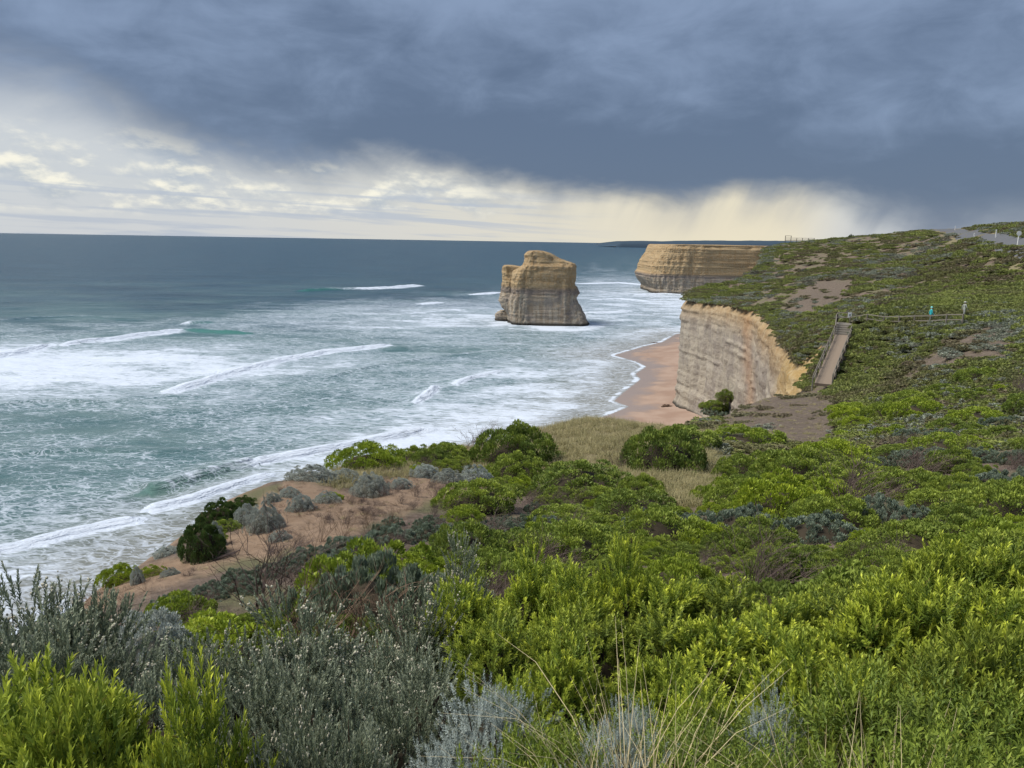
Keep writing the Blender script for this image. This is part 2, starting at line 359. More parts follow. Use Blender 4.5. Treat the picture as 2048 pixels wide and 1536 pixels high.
def rock_mat(name, zband, wv=3.0, stk=1.0, lo1=(0.225, 0.178, 0.128), lo2=(0.305, 0.245, 0.18), seam=.6):
    m, nt, out = new_mat(name); p_ = pos_node(nt); s = N(nt, 'ShaderNodeSeparateXYZ', {0: p_}); z = s.outputs[2]
    warp = NOISE(nt, p_, 0.05, 3)
    zw = M_(nt, 'ADD', z, M_(nt, 'MULTIPLY', warp, wv))
    st = NOISE(nt, XYZ(nt, M_(nt, 'MULTIPLY', s.outputs[0], .012), M_(nt, 'MULTIPLY', s.outputs[1], .012), M_(nt, 'MULTIPLY', zw, .55)), 1.0, 7, .62)
    fl = NOISE(nt, VSC(nt, p_, (0.45, 0.45, 0.035)), 1.0, 6, .62)
    gr = NOISE(nt, p_, 0.9, 8, .65)
    up = MX(nt, SS(nt, st, .38, .62), (0.275, 0.188, 0.098), (0.385, 0.285, 0.16))
    up = MX(nt, SS(nt, gr, .42, .66), up, (0.385, 0.30, 0.195))
    up = MX(nt, M_(nt, 'MULTIPLY', SS(nt, fl, .5, .68), .6), up, (0.30, 0.19, 0.09))
    lo = MX(nt, SS(nt, st, .38, .62), lo1, lo2)
    lo = MX(nt, M_(nt, 'MULTIPLY', SS(nt, fl, .44, .58), .85), lo, (0.36, 0.318, 0.255))
    bl = NOISE(nt, p_, 0.16, 6, .65); lo = MX(nt, M_(nt, 'MULTIPLY', SS(nt, bl, .46, .62), .75), lo, (0.235, 0.205, 0.18))
    lo = MX(nt, M_(nt, 'MULTIPLY', SS(nt, gr, .55, .72), .5), lo, (0.345, 0.305, 0.24))
    zz = M_(nt, 'ADD', z, M_(nt, 'MULTIPLY', M_(nt, 'SUBTRACT', gr, .5), 3.0))
    colr = MX(nt, SS(nt, zz, zband[0], zband[1]), lo, up)
    colr = MX(nt, M_(nt, 'MULTIPLY', SS(nt, zz, zband[0] - 2.5, zband[0]), M_(nt, 'MULTIPLY', SS(nt, zz, zband[0] + 4, zband[0] + 1), seam)), colr, (0.15, 0.125, 0.115))
    colr = MX(nt, M_(nt, 'MULTIPLY', SS(nt, st, .64, .70), .22), colr, (0.12, 0.085, 0.06))
    colr = MX(nt, ATTR(nt, 'yellow'), colr, MX(nt, SS(nt, gr, .4, .65), (0.36, 0.245, 0.10), (0.44, 0.335, 0.185)))
    colr = MX(nt, ATTR(nt, 'orange'), colr, (0.36, 0.19, 0.085))
    colr = MX(nt, SS(nt, z, 2.2, 0.9), colr, (0.045, 0.042, 0.036))
    h = M_(nt, 'ADD', M_(nt, 'ADD', M_(nt, 'MULTIPLY', st, .9 * stk), M_(nt, 'MULTIPLY', gr, .8)), M_(nt, 'MULTIPLY', fl, .8))
    principled(nt, out, colr, 0.9, 0.15, BUMP(nt, h, 0.9, 0.8)); return m
m_stack = rock_mat('stack_limestone', (20, 23)); m_far = rock_mat('headland_limestone', (17, 20)); m_cliff = rock_mat('cliff_limestone', (26, 34), 1.0, .4, (0.25, 0.218, 0.178), (0.35, 0.312, 0.258), 0.0)

m_beach, nt, out = new_mat('beach_sand')
p_ = pos_node(nt); s = N(nt, 'ShaderNodeSeparateXYZ', {0: p_}); a = NOISE(nt, p_, 0.12, 5); b = NOISE(nt, p_, 1.4, 6, .65)
dry = MX(nt, SS(nt, a, .35, .65), (0.275, 0.185, 0.138), (0.345, 0.25, 0.195))
dry = MX(nt, SS(nt, s.outputs[2], 3.0, 4.6), dry, (0.31, 0.185, 0.135))
dry = MX(nt, M_(nt, 'MULTIPLY', SS(nt, b, .58, .72), .45), dry, (0.22, 0.13, 0.09))
wet = SS(nt, M_(nt, 'ADD', s.outputs[2], M_(nt, 'MULTIPLY', a, 1.2)), 1.25, 0.85)
bc = MX(nt, wet, dry, (0.27, 0.205, 0.165))
principled(nt, out, bc, SS(nt, wet, 0, 1, .9, .28, 'LINEAR'), 0.4, BUMP(nt, b, 0.12, SS(nt, wet, 0, 1, .8, .05, 'LINEAR')))

# ------------------------------------------------------------------ land sheet
def in_zone(px, py, poly): return in_poly(px, py, poly)
Z_SAND = [(120, 1245), (150, 1190), (330, 1120), (400, 1110), (470, 1060), (520, 1000), (600, 955), (700, 985), (760, 960), (860, 945), (950, 960), (1010, 985), (1010, 1012), (880, 1005), (760, 1035), (650, 1095), (560, 1105), (450, 1130), (370, 1165), (270, 1195), (200, 1222)]
Z_GRASS = [(1080, 845), (1180, 820), (1300, 845), (1430, 862), (1420, 885), (1240, 893), (1225, 945), (1260, 960), (1420, 945), (1440, 985), (1400, 1015), (1290, 1005), (1265, 965), (1130, 930), (1110, 880)]
Z_BARE = [(1390, 862), (1540, 780), (1640, 775), (1700, 800), (1690, 860), (1640, 895), (1500, 872)]
Z_BARE2 = [(1780, 770), (1870, 700), (1960, 655), (2048, 655), (2048, 715), (1900, 730), (1820, 765)]
Z_BARE3 = [(1570, 600), (1640, 560), (1720, 558), (1690, 600), (1620, 625), (1560, 625)]
Z_TEAL = [(540, 1120), (640, 1085), (760, 1035), (880, 1055), (1060, 1035), (1150, 1045), (1000, 1085), (860, 1100), (680, 1165), (480, 1205), (230, 1245), (200, 1225), (440, 1160)]
Z_YEL = [(380, 1195), (560, 1150), (900, 1110), (920, 1170), (500, 1215), (300, 1260)]
nr, nc = 620, 520
tt = np.radians(np.r_[np.linspace(-75, -38, 30)[:-1], np.linspace(-38, 38, nc - 58), np.linspace(38, 75, 30)[1:]])
rr = np.r_[np.exp(np.linspace(math.log(.35), math.log(60), 330)), np.exp(np.linspace(math.log(60), math.log(1100), nr - 329))[1:]]
nr, nc = len(rr), len(tt)
RR, TT = np.meshgrid(rr, tt, indexing='ij'); X = RR * np.sin(TT); Y = RR * np.cos(TT)
Zl = land_z(X, Y)
V = np.stack([X, Y, Zl], 2).reshape(-1, 3); Fq = grid_faces(nr, nc)[:, ::-1]
ok = (V[Fq][:, :, 2].max(1) > -1.5); Fq = Fq[ok]
qx, qy = proj(V); sdl, idl = edge_sd(V[:, 0], V[:, 1])
def soft_zone(px, py, poly, r):
    dd, _, _, _ = seg_dist(px, py, poly, closed=True); s = np.where(in_poly(px, py, poly), dd, -dd)
    return sstep(s + fbm(px / 23., py / 23., seed=9) * r * 1.4, -r, r)
rv = np.hypot(V[:, 0], V[:, 1])
near = rv < 60
a_sand = np.where(near, soft_zone(qx, qy, Z_SAND, 10), 0) * (rv > 8)
bluff = np.clip(-sdl / 1.0, 0, 1) * (EK[idl] < 2.5)
a_sand = np.maximum(a_sand, np.where(rv < 55, bluff, 0))
a_dry = np.where(near, soft_zone(qx, qy, Z_GRASS, 10), 0) * (rv > 15)
a_bare = np.maximum.reduce([soft_zone(qx, qy, z, 12) for z in (Z_BARE, Z_BARE2, Z_BARE3)]) * (rv > 40)
a_bare = np.maximum(a_bare, np.where((rv >= 55) & (EK[idl] < 2.5), bluff, 0))
at = dict(sand=a_sand, dry=a_dry, bare=a_bare)
V, Fq, at = compact(V, Fq, at)
link('ground', np_mesh('ground', V, Fq, at, True, [m_ground]), kind='structure')

# ------------------------------------------------------------------ beach and sea bed
tb = np.radians(np.linspace(-50, 30, 260)); rb = np.exp(np.linspace(math.log(45), math.log(620), 300))
RR, TT = np.meshgrid(rb, tb, indexing='ij'); X = RR * np.sin(TT); Y = RR * np.cos(TT)
V = np.stack([X, Y, beach_z(X, Y)], 2).reshape(-1, 3)
Fq = grid_faces(len(rb), len(tb))[:, ::-1]; V, Fq, _ = compact(V, Fq[V[Fq][:, :, 2].max(1) > -3.3], {})
link('beach', np_mesh('beach', V, Fq, None, True, [m_beach]), kind='structure')

# ------------------------------------------------------------------ sea
FX = np.array([-400, 0, 200, 400, 600, 800, 1000, 1200, 1400, 1800.])
FY = np.array([480, 550, 565, 590, 620, 645, 670, 695, 720, 750, 780, 810, 840, 880, 920, 960, 1000, 1040, 1080, 1120, 1160, 1200, 1400.])
FT = np.array([[0] * 10, [0, 0, 0, 0, .0, .0, .05, .25, .3, .3], [0, 0, 0, 0, .0, .0, .1, .5, .5, .5], [0, 0, 0, 0, .05, .15, .28, .6, .68, .6], [.1, .08, .08, .12, .38, .58, .6, .6, .7, .7],
               [.2, .22, .25, .3, .5, .6, .62, .5, .65, .65], [.35, .34, .35, .25, .34, .45, .52, .48, .7, .7], [.7, .68, .66, .55, .42, .33, .35, .5, .7, .7], [.8, .8, .8, .75, .6, .36, .42, .6, .8, .8],
               [.8, .8, .75, .7, .5, .45, .58, .62, .6, .6], [.7, .72, .68, .55, .44, .45, .6, .62, .8, .8], [.3, .34, .38, .38, .40, .5, .64, .66, .8, .8], [.3, .3, .3, .3, .4, .58, .7, .75, .9, .9],
               [.3, .3, .3, .34, .52, .75, .82, .85, .9, .9], [.3, .3, .3, .32, .6, .85, .9, .9, .9, .9], [.33, .33, .33, .36, .6, .8, .9, .9, .9, .9], [.33, .33, .36, .45, .65, .8, .9, .9, .9, .9],
               [.33, .34, .45, .45, .5, .7, .8, .8, .8, .8], [.4, .42, .5, .5, .56, .7, .8, .8, .8, .8], [.6, .6, .52, .56, .6, .7, .8, .8, .8, .8], [.65, .66, .6, .56, .6, .7, .8, .8, .8, .8], [.75, .75, .72, .66, .7, .7, .8, .8, .8, .8], [.8] * 10])
def foam_field(px, py):
    i = np.clip(np.searchsorted(FX, px) - 1, 0, len(FX) - 2); j = np.clip(np.searchsorted(FY, py) - 1, 0, len(FY) - 2)
    fx = np.clip((px - FX[i]) / (FX[i + 1] - FX[i]), 0, 1); fy = np.clip((py - FY[j]) / (FY[j + 1] - FY[j]), 0, 1)
    return (FT[j, i] * (1 - fx) + FT[j, i + 1] * fx) * (1 - fy) + (FT[j + 1, i] * (1 - fx) + FT[j + 1, i + 1] * fx) * fy
# breakers: picture path of the crest, height, half width (m), foam on the crest at each end
BREAK = [([(600, 583), (650, 580), (720, 579), (790, 576), (838, 571)], 2.2, 5.0, [.2, .35, .8, 1, 1]),
         ([(120, 692), (210, 681), (290, 671), (372, 661)], 1.7, 4.0, [.8, 1, 1, 1]),
         ([(372, 661), (420, 664), (500, 668)], 1.3, 4.0, [.3, .05, .0]),
         ([(365, 648), (420, 645)], 1.2, 4.0, [.8, .3]),
         ([(-60, 722), (40, 706), (102, 690)], 1.7, 4.0, [1, 1, .9]),
         ([(330, 786), (450, 752), (560, 722), (640, 706), (710, 700), (778, 691)], 1.3, 3.2, [1, 1, 1, 1, 1, 1]),
         ([(778, 693), (820, 700)], .9, 3.0, [.3, .0]),
         ([(836, 609), (888, 606)], 1.2, 3.5, [1, .9]),
         ([(940, 590), (1000, 585)], 1.2, 4, [1, 1]),
         ([(1155, 568), (1240, 566), (1300, 572)], 1.2, 5, [1, 1, .8]), ([(1270, 590), (1330, 588), (1380, 590)], 1.2, 4, [1, 1, 1]),
         ([(1165, 628), (1210, 626), (1262, 622)], 1.2, 3, [.8, 1, 1]), ([(1180, 600), (1240, 598), (1300, 603)], 1.0, 3, [.8, 1, .9]),
         ([(830, 806), (860, 785), (872, 772)], 1.1, 2.2, [.9, 1, .9]), ([(905, 770), (960, 752), (1010, 742)], .9, 2.5, [.8, .9, .7]),
         ([(640, 760), (740, 735), (860, 715), (1000, 700), (1150, 688)], .5, 2.5, [.5, .55, .5, .55, .6]),
         ([(285, 985), (330, 976), (385, 962), (450, 943), (515, 930)], 1.6, 3.0, [.15, .45, .6, .55, .9]),
         ([(515, 930), (560, 918), (650, 902), (760, 882), (860, 860)], 1.3, 2.4, [1, 1, 1, 1, .9]),
         ([(-40, 1110), (40, 1092), (120, 1072), (200, 1054), (285, 1037)], .9, 2.0, [1, 1, 1, 1, 1]),
         ([(290, 1020), (350, 1006), (420, 985), (480, 968), (545, 950)], .9, 2.0, [1, 1, 1, 1, .9]),
         ([(0, 812), (90, 803), (200, 806)], .9, 3.0, [.5, .5, .4]), ([(0, 905), (160, 900), (330, 905), (430, 898)], .5, 2.5, [.2, .15, .2, .2]),
         ([(0, 640), (150, 632), (280, 640)], .8, 5, [.3, .35, .2])]
ts = np.radians(np.r_[np.linspace(-80, -40, 24)[:-1], np.linspace(-40, 26, 640), np.linspace(26, 60, 16)[1:]])
rs = np.r_[np.exp(np.linspace(math.log(62), math.log(1400), 640)), np.exp(np.linspace(math.log(1400), math.log(90000), 40))[1:]]
RR, TT = np.meshgrid(rs, ts, indexing='ij'); X = (RR * np.sin(TT)).ravel(); Y = (RR * np.cos(TT)).ravel(); rv = RR.ravel()
Z = np.zeros_like(X); V = np.stack([X, Y, Z], 1); qx, qy = proj(V)
foam = foam_field(qx, qy)
fn = fbm(X / 22 + .3 * fbm(X / 9, Y / 9, seed=21), Y / 13, octv=4, seed=20)
foam = np.where(foam > .02, foam + fn * .22 * np.clip(foam * 3, 0, 1), 0)
near = np.clip((1400 - rv) / 1000, 0, 1)
Z += near * (.22 * fbm(X / 16, Y / 9, seed=31) + .28 * fbm(X / 34, Y / 17, seed=32)) + np.clip((3500 - rv) / 3000, 0, 1) * .35 * fbm(X / 60, Y / 28, seed=33)
glass = np.zeros_like(X)
for path, amp, w, fo in BREAK:
    pts = [PZ(np.float64(a), np.float64(b), 0.0)[:2] for a, b in path]
    c = np.mean(pts, 0); ext = np.max(np.linalg.norm(np.array(pts) - c, axis=1)) + 12 * w
    k = np.nonzero(np.hypot(X - c[0], Y - c[1]) < ext)[0]
    x, y = X[k], Y[k]; wx = 1.2 * fbm(x / 11, y / 11, seed=41); wy = 1.2 * fbm(x / 11, y / 11, seed=42)
    d, i, t, s = seg_dist(x + wx * w * .35, y + wy * w * .35, pts)
    s = s if np.dot(np.array([pts[-1][1] - pts[0][1], -(pts[-1][0] - pts[0][0])]), np.array([.75, -.65])) > 0 else -s
    n = len(pts) - 1; endf = sstep(np.minimum(t, n - t), -.02, .35)
    endd = np.where((t < 1e-3) | (t > n - 1e-3), np.exp(-(d / (w * .8)) ** 2), 1)
    sdn = d * s                                     # positive on the shore side
    prof = np.where(sdn > 0, np.exp(-(sdn / (w * .55)) ** 2), np.exp(-(sdn / (w * 1.5)) ** 2)) * endd
    jag = 1 + .2 * fbm(x / 5, y / 5, seed=44)
    Z[k] += amp * prof * (.35 + .65 * endf) * jag
    fc = np.interp(t, np.arange(n + 1), fo)
    fb = np.where(sdn > 0, np.exp(-(sdn / (w * (.12 + 1.7 * fc ** 1.5))) ** 2), np.exp(-(sdn / (w * (.25 + .65 * fc))) ** 2)) * endd
    gl = np.where(sdn > -w * .4, np.exp(-((sdn - .4 * w) / (w * .9)) ** 2), 0) * endd * (1 - fc) * (amp > 1.1); foam[k] *= 1 - .97 * gl
    foam[k] = np.maximum(foam[k], fb * fc * (1.05 + .25 * fbm(x / 3, y / 3, seed=45)))
    glass[k] = np.maximum(glass[k], gl)
bz = beach_z(X, Y)
inr = rv < 600
edge = np.exp(-((bz + .02) / .085) ** 2) * (.75 + .5 * fbm(X / 5, Y / 5, seed=77)); foam = np.where(inr, np.maximum(foam * (1 - .35 * sstep(bz, -.9, -.3)), edge), foam)
film = np.where(inr, sstep(bz, -.55, .05), 0)                    # thin wash running up the sand
Z = np.where(inr, Z * (1 - film) + film * .05, Z)
shal = np.where(inr, sstep(bz, -2.6, -.2), 0)
teal = sstep(qy + 60 * fbm(X / 60, Y / 40, seed=50), 540, 700)
teal = np.maximum(teal, sstep(qx + (qy - 500) * 3, 1000, 1700) * .7 * sstep(qy, 486, 520))
# stirred water round the stack and the headlands
sk = P(1090, 640, 470)
ds = np.hypot(X - sk[0], Y - sk[1]); foam = np.maximum(foam, np.exp(-(np.clip(ds - 30, 0, 99) / 14) ** 2) * (.72 + .4 * fn))
V = np.stack([X, Y, Z], 1)
Fq = grid_faces(len(rs), len(ts))[:, ::-1]
keep = bz[Fq].min(1) < .7
at = dict(foam=np.clip(foam, 0, 1.2), shallow=shal, teal=teal, glass=np.clip(glass, 0, 1), film=film)
V, Fq, at = compact(V, Fq[keep | (rv[Fq].max(1) > 600)], at)
m_sea, nt, out = new_mat('sea_water')
p_ = pos_node(nt); s = N(nt, 'ShaderNodeSeparateXYZ', {0: p_})
a_f, a_s, a_t, a_g = [ATTR(nt, k) for k in ('foam', 'shallow', 'teal', 'glass')]
pw = N(nt, 'ShaderNodeVectorMath', {0: p_, 1: VSC(nt, N(nt, 'ShaderNodeTexNoise', {'Vector': p_, 'Scale': 0.22, 'Detail': 3}).outputs['Color'], (5, 5, 0))}, operation='ADD').outputs[0]
tone = NOISE(nt, VSC(nt, p_, (.010, .022, 0)), 1.0, 4)
deep = MX(nt, SS(nt, tone, .35, .65), (0.015, 0.046, 0.073), (0.025, 0.068, 0.100))
tl = MX(nt, SS(nt, NOISE(nt, VSC(nt, p_, (.03, .06, 0)), 1.0, 4), .35, .65), (0.058, 0.122, 0.132), (0.098, 0.165, 0.172))
wc = MX(nt, a_t, deep, tl)
wc = MX(nt, M_(nt, 'MULTIPLY', a_g, .85), wc, (0.045, 0.180, 0.160))
wc = MX(nt, M_(nt, 'MULTIPLY', a_s, .8), wc, (0.20, 0.188, 0.158))
# lacy foam: network of cell edges at two sizes, thresholded by how much foam there is
def lace(scale, st):
    v = N(nt, 'ShaderNodeTexVoronoi', {'Vector': VSC(nt, pw, st), 'Scale': scale, 'Randomness': 1.0}, feature='DISTANCE_TO_EDGE').outputs['Distance']
    return v
l1 = lace(.30, (.5, 1.35, 1)); l2 = lace(.95, (.5, 1.35, 1))
pn = NOISE(nt, VSC(nt, pw, (.26, .95, 0)), 1.0, 7, .66)
pn2 = NOISE(nt, VSC(nt, pw, (.07, .16, 0)), 1.0, 5, .6)
dens = M_(nt, 'ADD', a_f, M_(nt, 'MULTIPLY', M_(nt, 'SUBTRACT', pn2, .5), .55))
thr = SS(nt, dens, .12, 1.0, 0.0, 1.0, 'LINEAR')
net = M_(nt, 'MAXIMUM', SS(nt, l1, M_(nt, 'MULTIPLY', thr, .30), 0.0), M_(nt, 'MULTIPLY', SS(nt, l2, M_(nt, 'MULTIPLY', thr, .42), 0.0), .85))
net = M_(nt, 'MULTIPLY', net, M_(nt, 'MULTIPLY', SS(nt, thr, 0.0, .25), SS(nt, pn, .30, .55)))
fill = SS(nt, M_(nt, 'ADD', pn, M_(nt, 'MULTIPLY', thr, .88)), .82, 1.16)
fm = M_(nt, 'MAXIMUM', M_(nt, 'MULTIPLY', net, .68), fill)
cap = NOISE(nt, VSC(nt, p_, (.028, .085, 0)), 1.0, 6, .62)
fm = M_(nt, 'MAXIMUM', fm, M_(nt, 'MULTIPLY', SS(nt, cap, .705, .74), .7), clamp=True)
w1 = NOISE(nt, VSC(nt, p_, (.35, .75, 1)), 1.0, 6, .62); w2 = NOISE(nt, VSC(nt, p_, (.05, .13, 1)), 1.0, 5, .6)
hgt = M_(nt, 'ADD', M_(nt, 'MULTIPLY', w1, .45), M_(nt, 'MULTIPLY', w2, 2.2))
nrm = BUMP(nt, hgt, 1.0, .9)
water = N(nt, 'ShaderNodeBsdfPrincipled', {'Base Color': wc, 'Roughness': .30, 'IOR': 1.33, 'Specular IOR Level': .16, 'Normal': nrm})
fo = N(nt, 'ShaderNodeBsdfPrincipled', {'Base Color': (0.56, 0.625, 0.72, 1), 'Roughness': .7, 'Specular IOR Level': .2, 'Normal': nrm})
mx = N(nt, 'ShaderNodeMixShader', {0: fm, 1: water.outputs[0], 2: fo.outputs[0]})
nt.links.new(mx.outputs[0], out.inputs[0])
link('sea', np_mesh('sea', V, Fq, at, True, [m_sea]), kind='structure')

# ------------------------------------------------------------------ limestone cliff below the headland
def densify(pts, step):
    o = []
    for a, b in zip(pts[:-1], pts[1:]):
        a = np.array(a[:2]); b = np.array(b[:2]); n = max(1, int(np.linalg.norm(b - a) / step))
        o += [a + (b - a) * i / n for i in range(n)]
    return np.array(o + [np.array(pts[-1][:2])])
def smooth_path(p, it=3):
    for _ in range(it): p[1:-1] = .5 * p[1:-1] + .25 * (p[:-2] + p[2:])
    return p
ci = [i for i, e in enumerate(EDGE) if abs(e[2] - 30) < .01][0]
path = smooth_path(densify(EPOL[ci:ci + 19], .9), 12)
tan = np.gradient(path, axis=0); tan /= np.linalg.norm(tan, axis=1)[:, None]
nrm2 = np.stack([-tan[:, 1], tan[:, 0]], 1)
ncol = len(path); nrow = 84; tv = np.linspace(0, 1, nrow)
ztop = tps(path[:, 0], path[:, 1]) - .1
zbot = beach_z(path[:, 0], path[:, 1]) - 2
ZZ = ztop[None] + (zbot - ztop)[None] * tv[:, None]
PX = np.broadcast_to(path[:, 0], ZZ.shape); PY = np.broadcast_to(path[:, 1], ZZ.shape)
cum = np.r_[0, np.cumsum(np.linalg.norm(np.diff(path, axis=0), axis=1))]; CU = np.broadcast_to(cum, ZZ.shape)
lay = np.interp(ZZ + 1.2 * fbm(PX / 30, PY / 30, seed=60), np.linspace(-5, 60, 131), np.random.RandomState(4).rand(131) - .5)
off = .7 + 1.5 * fbm(PX / 17, PY / 17, ZZ / 30, seed=61) + 1.0 * fbm(PX / 5, PY / 5, ZZ / 26, seed=62) + .35 * fbm(PX / 1.2, PY / 1.2, ZZ / 1.4, seed=63) + .3 * lay
rid = 1 - 2 * np.abs(vnoise(PX / 2.4 + ZZ * .05, PY / 2.4, ZZ / 11, seed=64) - .5); off += 1.1 * (rid - .6) + .3 * sstep(vnoise(PX / 24, PY / 24, ZZ / .9, seed=65), .6, .68)
off += sstep(tv, .84, 1.0)[:, None] * .8 * (1 + fbm(CU / 9, CU * 0, seed=68)) + sstep(1 - tv, .93, 1.0)[:, None] * -1.2 + .02 * (1 - ZZ / 40) * 25
yel = sstep(PY, 124, 108) * (PY < 200) * (PX < 90); off += yel * (1.6 * fbm(PX / 5, PY / 5, ZZ / 6, seed=66))
off[0] = -3.6; off[1] = np.minimum(off[1], off[2]) - .3; ZZ = ZZ.copy(); ZZ[0] = land_z(path[:, 0] - nrm2[:, 0] * 3.6, path[:, 1] - nrm2[:, 1] * 3.6) - .15; ZZ[1] = ZZ[1] + .3
V = np.stack([PX + nrm2[:, 0] * off, PY + nrm2[:, 1] * off, ZZ], 2).reshape(-1, 3)
qx, qy = proj(V)
org = np.exp(-((qx - 1492 - (qy - 650) * .05 + 6 * fbm(qx / 30, qy / 30, seed=67)) / 9) ** 2) * (V[:, 1] < 230) * .4
link('cliff', np_mesh('cliff', V, grid_faces(nrow, ncol), dict(yellow=yel.ravel() * .9, orange=org), True, [m_cliff]), kind='structure')

# ------------------------------------------------------------------ ring-built rocks: the sea stack and the far headland
def ring_rock(name, levels, depth, mat, seg=220, power=2.8, amp=1.6, seed=0, skirt=0, ampl=.7):
    """levels: (z, xl, xr, ycentre) from the bottom up"""
    lz = np.array([l[0] for l in levels]); zs = np.linspace(lz[0], lz[-1], 110)
    xl = np.interp(zs, lz, [l[1] for l in levels]); xr = np.interp(zs, lz, [l[2] for l in levels]); yc = np.interp(zs, lz, [l[3] for l in levels])
    dep = np.interp(zs, lz, [l[4] if len(l) > 4 else depth for l in levels])
    an = np.linspace(0, 2 * math.pi, seg, endpoint=False); c, s = np.cos(an), np.sin(an)
    ux = np.sign(c) * np.abs(c) ** (2 / power); uy = np.sign(s) * np.abs(s) ** (2 / power)
    Zr = np.broadcast_to(zs[:, None], (len(zs), seg))
    Xr = ((xl + xr) / 2)[:, None] + ((xr - xl) / 2)[:, None] * ux[None]; Yr = yc[:, None] + dep[:, None] / 2 * uy[None]
    lay = np.interp(Zr + .8 * fbm(Xr / 22, Yr / 22, seed=seed + 1), np.linspace(-5, 70, 151), np.random.RandomState(seed).rand(151) - .5)
    o = amp * fbm(Xr / 9, Yr / 9, Zr / 22, seed=seed + 2) + amp * .6 * fbm(Xr / 2.6, Yr / 2.6, Zr / 8, seed=seed + 3) + .6 * fbm(Xr / 1.3, Yr / 1.1, Zr / 1.1, seed=seed + 4) + ampl * lay
    nx, ny = c, s
    Xr = Xr + nx * o; Yr = Yr + ny * o
    V = np.stack([Xr, Yr, Zr + .25 * fbm(Xr / 3, Yr / 3, seed=seed + 5)], 2).reshape(-1, 3)
    i = np.arange((len(zs) - 1) * seg); r = i // seg; k = i % seg
    Fq = np.stack([r * seg + k, r * seg + (k + 1) % seg, (r + 1) * seg + (k + 1) % seg, (r + 1) * seg + k], 1)
    # close the top
    top = (len(zs) - 1) * seg; cen = V[top:top + seg].mean(0); V = np.vstack([V, cen + np.array([0, 0, .5])]); ct = len(V) - 1
    kk = np.arange(0, seg, 2)
    Fq = np.vstack([Fq, np.stack([top + kk, top + (kk + 1) % seg, top + (kk + 2) % seg, np.full(len(kk), ct)], 1)])
    return np_mesh(name, V, Fq, dict(yellow=np.zeros(len(V)), orange=np.zeros(len(V))), True, [mat])
def lv(D, rows, dep=None):
    o = []
    for py, a, b in rows:
        pa = P(a, py, D); pb = P(b, py, D); o.append([(pa[2] + pb[2]) / 2, pa[0] + .8, pb[0] - .8, (pa[1] + pb[1]) / 2])
    return o
D0 = 480
main = lv(D0, [(668, 1024, 1192), (651, 1022, 1182), (640, 1018, 1177), (622, 1016, 1169), (605, 1014, 1160), (596, 1014, 1153), (590, 1016, 1156), (584, 1018, 1161), (576, 1018, 1157), (566, 1018, 1150), (548, 1020, 1154), (540, 1026, 1153), (532, 1042, 1153), (525, 1044, 1150), (522, 1046, 1138), (516, 1047, 1120), (509, 1046, 1108), (505, 1050, 1100), (502, 1058, 1090)])
for l, yy in zip(main, np.linspace(0, 0, len(main))): l[3] += 0
for l in main[-6:]: l.append(31)
for l in main[:-6]: l.append(34)
stack = empty('sea_stack', (*P(1090, 645, D0 + 14)[:2], 0), 'tall banded limestone sea stack standing alone in the surf', 'sea stack')
def part_at(name, mesh, root):
    o = link(name, mesh, parent=root); o.matrix_parent_inverse = Matrix.Translation(Vector(root.location)).inverted(); return o
part_at('rock_tower', ring_rock('rock_tower', main, 34, m_stack, seed=70, power=5.5, ampl=.3), stack)
but = lv(D0 + 9, [(660, 1006, 1085), (640, 1014, 1085), (626, 1012, 1085), (612, 1001, 1085), (600, 997, 1085), (585, 1001, 1085), (560, 1004, 1085), (545, 1003, 1085), (541, 1004, 1085), (536, 1004, 1062), (531, 1006, 1030)])
for l in but: l[3] += 0; l.append(26)
part_at('rock_buttress', ring_rock('rock_buttress', but, 26, m_stack, seg=140, seed=80, amp=1.3, power=5, ampl=.3), stack)
b0 = lv(D0 + 10, [(640, 986, 1030), (628, 988, 1024), (624, 992, 1016), (621, 998, 1012)])
rk = ring_rock('reef_rock', b0, 9, m_stack, seg=60, seed=90, amp=.6)
link('reef_rock', rk, label='low dark wave-washed rock at the foot of the sea stack', cat='rock')
D1 = 806
far = lv(D1, [(600, 1300, 1615), (581, 1306, 1615), (572, 1299, 1615), (560, 1292, 1615), (553, 1291, 1615), (548, 1296, 1615), (535, 1298, 1615), (520, 1305, 1615), (512, 1311, 1615), (500, 1317, 1615), (494, 1321, 1615), (491, 1326, 1615)])
for l in far: l[3] += 62; l.append(120)
for l in far[-2:]: l[4] = 116
link('far_headland', ring_rock('far_headland', far, 120, m_far, seg=420, power=6, amp=2.2, seed=100, ampl=.7), kind='structure')
# distant coast on the horizon
m_coast, nt, out = new_mat('distant_coast'); principled(nt, out, (0.05, 0.075, 0.105, 1), 1.0, 0.0)  # blue tint puts the distance haze into the base colour
xs = np.linspace(0, 1, 160); rows = []
base = [P(1232 + 520 * t, 486, 9000) for t in xs]
hg = np.interp(xs, [0, .02, .1, .2, .45, .7, 1], [20, 66, 74, 80, 96, 104, 104]) + 5 * fbm(xs * 14, xs * 0, seed=110)
Vc = []
for k, (dz, dy) in enumerate([(-20, 0), (.45, 10), (.8, 60), (1.0, 500), (.6, 2500)]):
    Vc.append([(b[0], b[1] + dy, (-20 if k == 0 else hg[i] * dz)) for i, b in enumerate(base)])
V = np.array(Vc).reshape(-1, 3)
link('distant_hills', np_mesh('distant_hills', V, grid_faces(5, 160), None, True, [m_coast]), kind='structure')
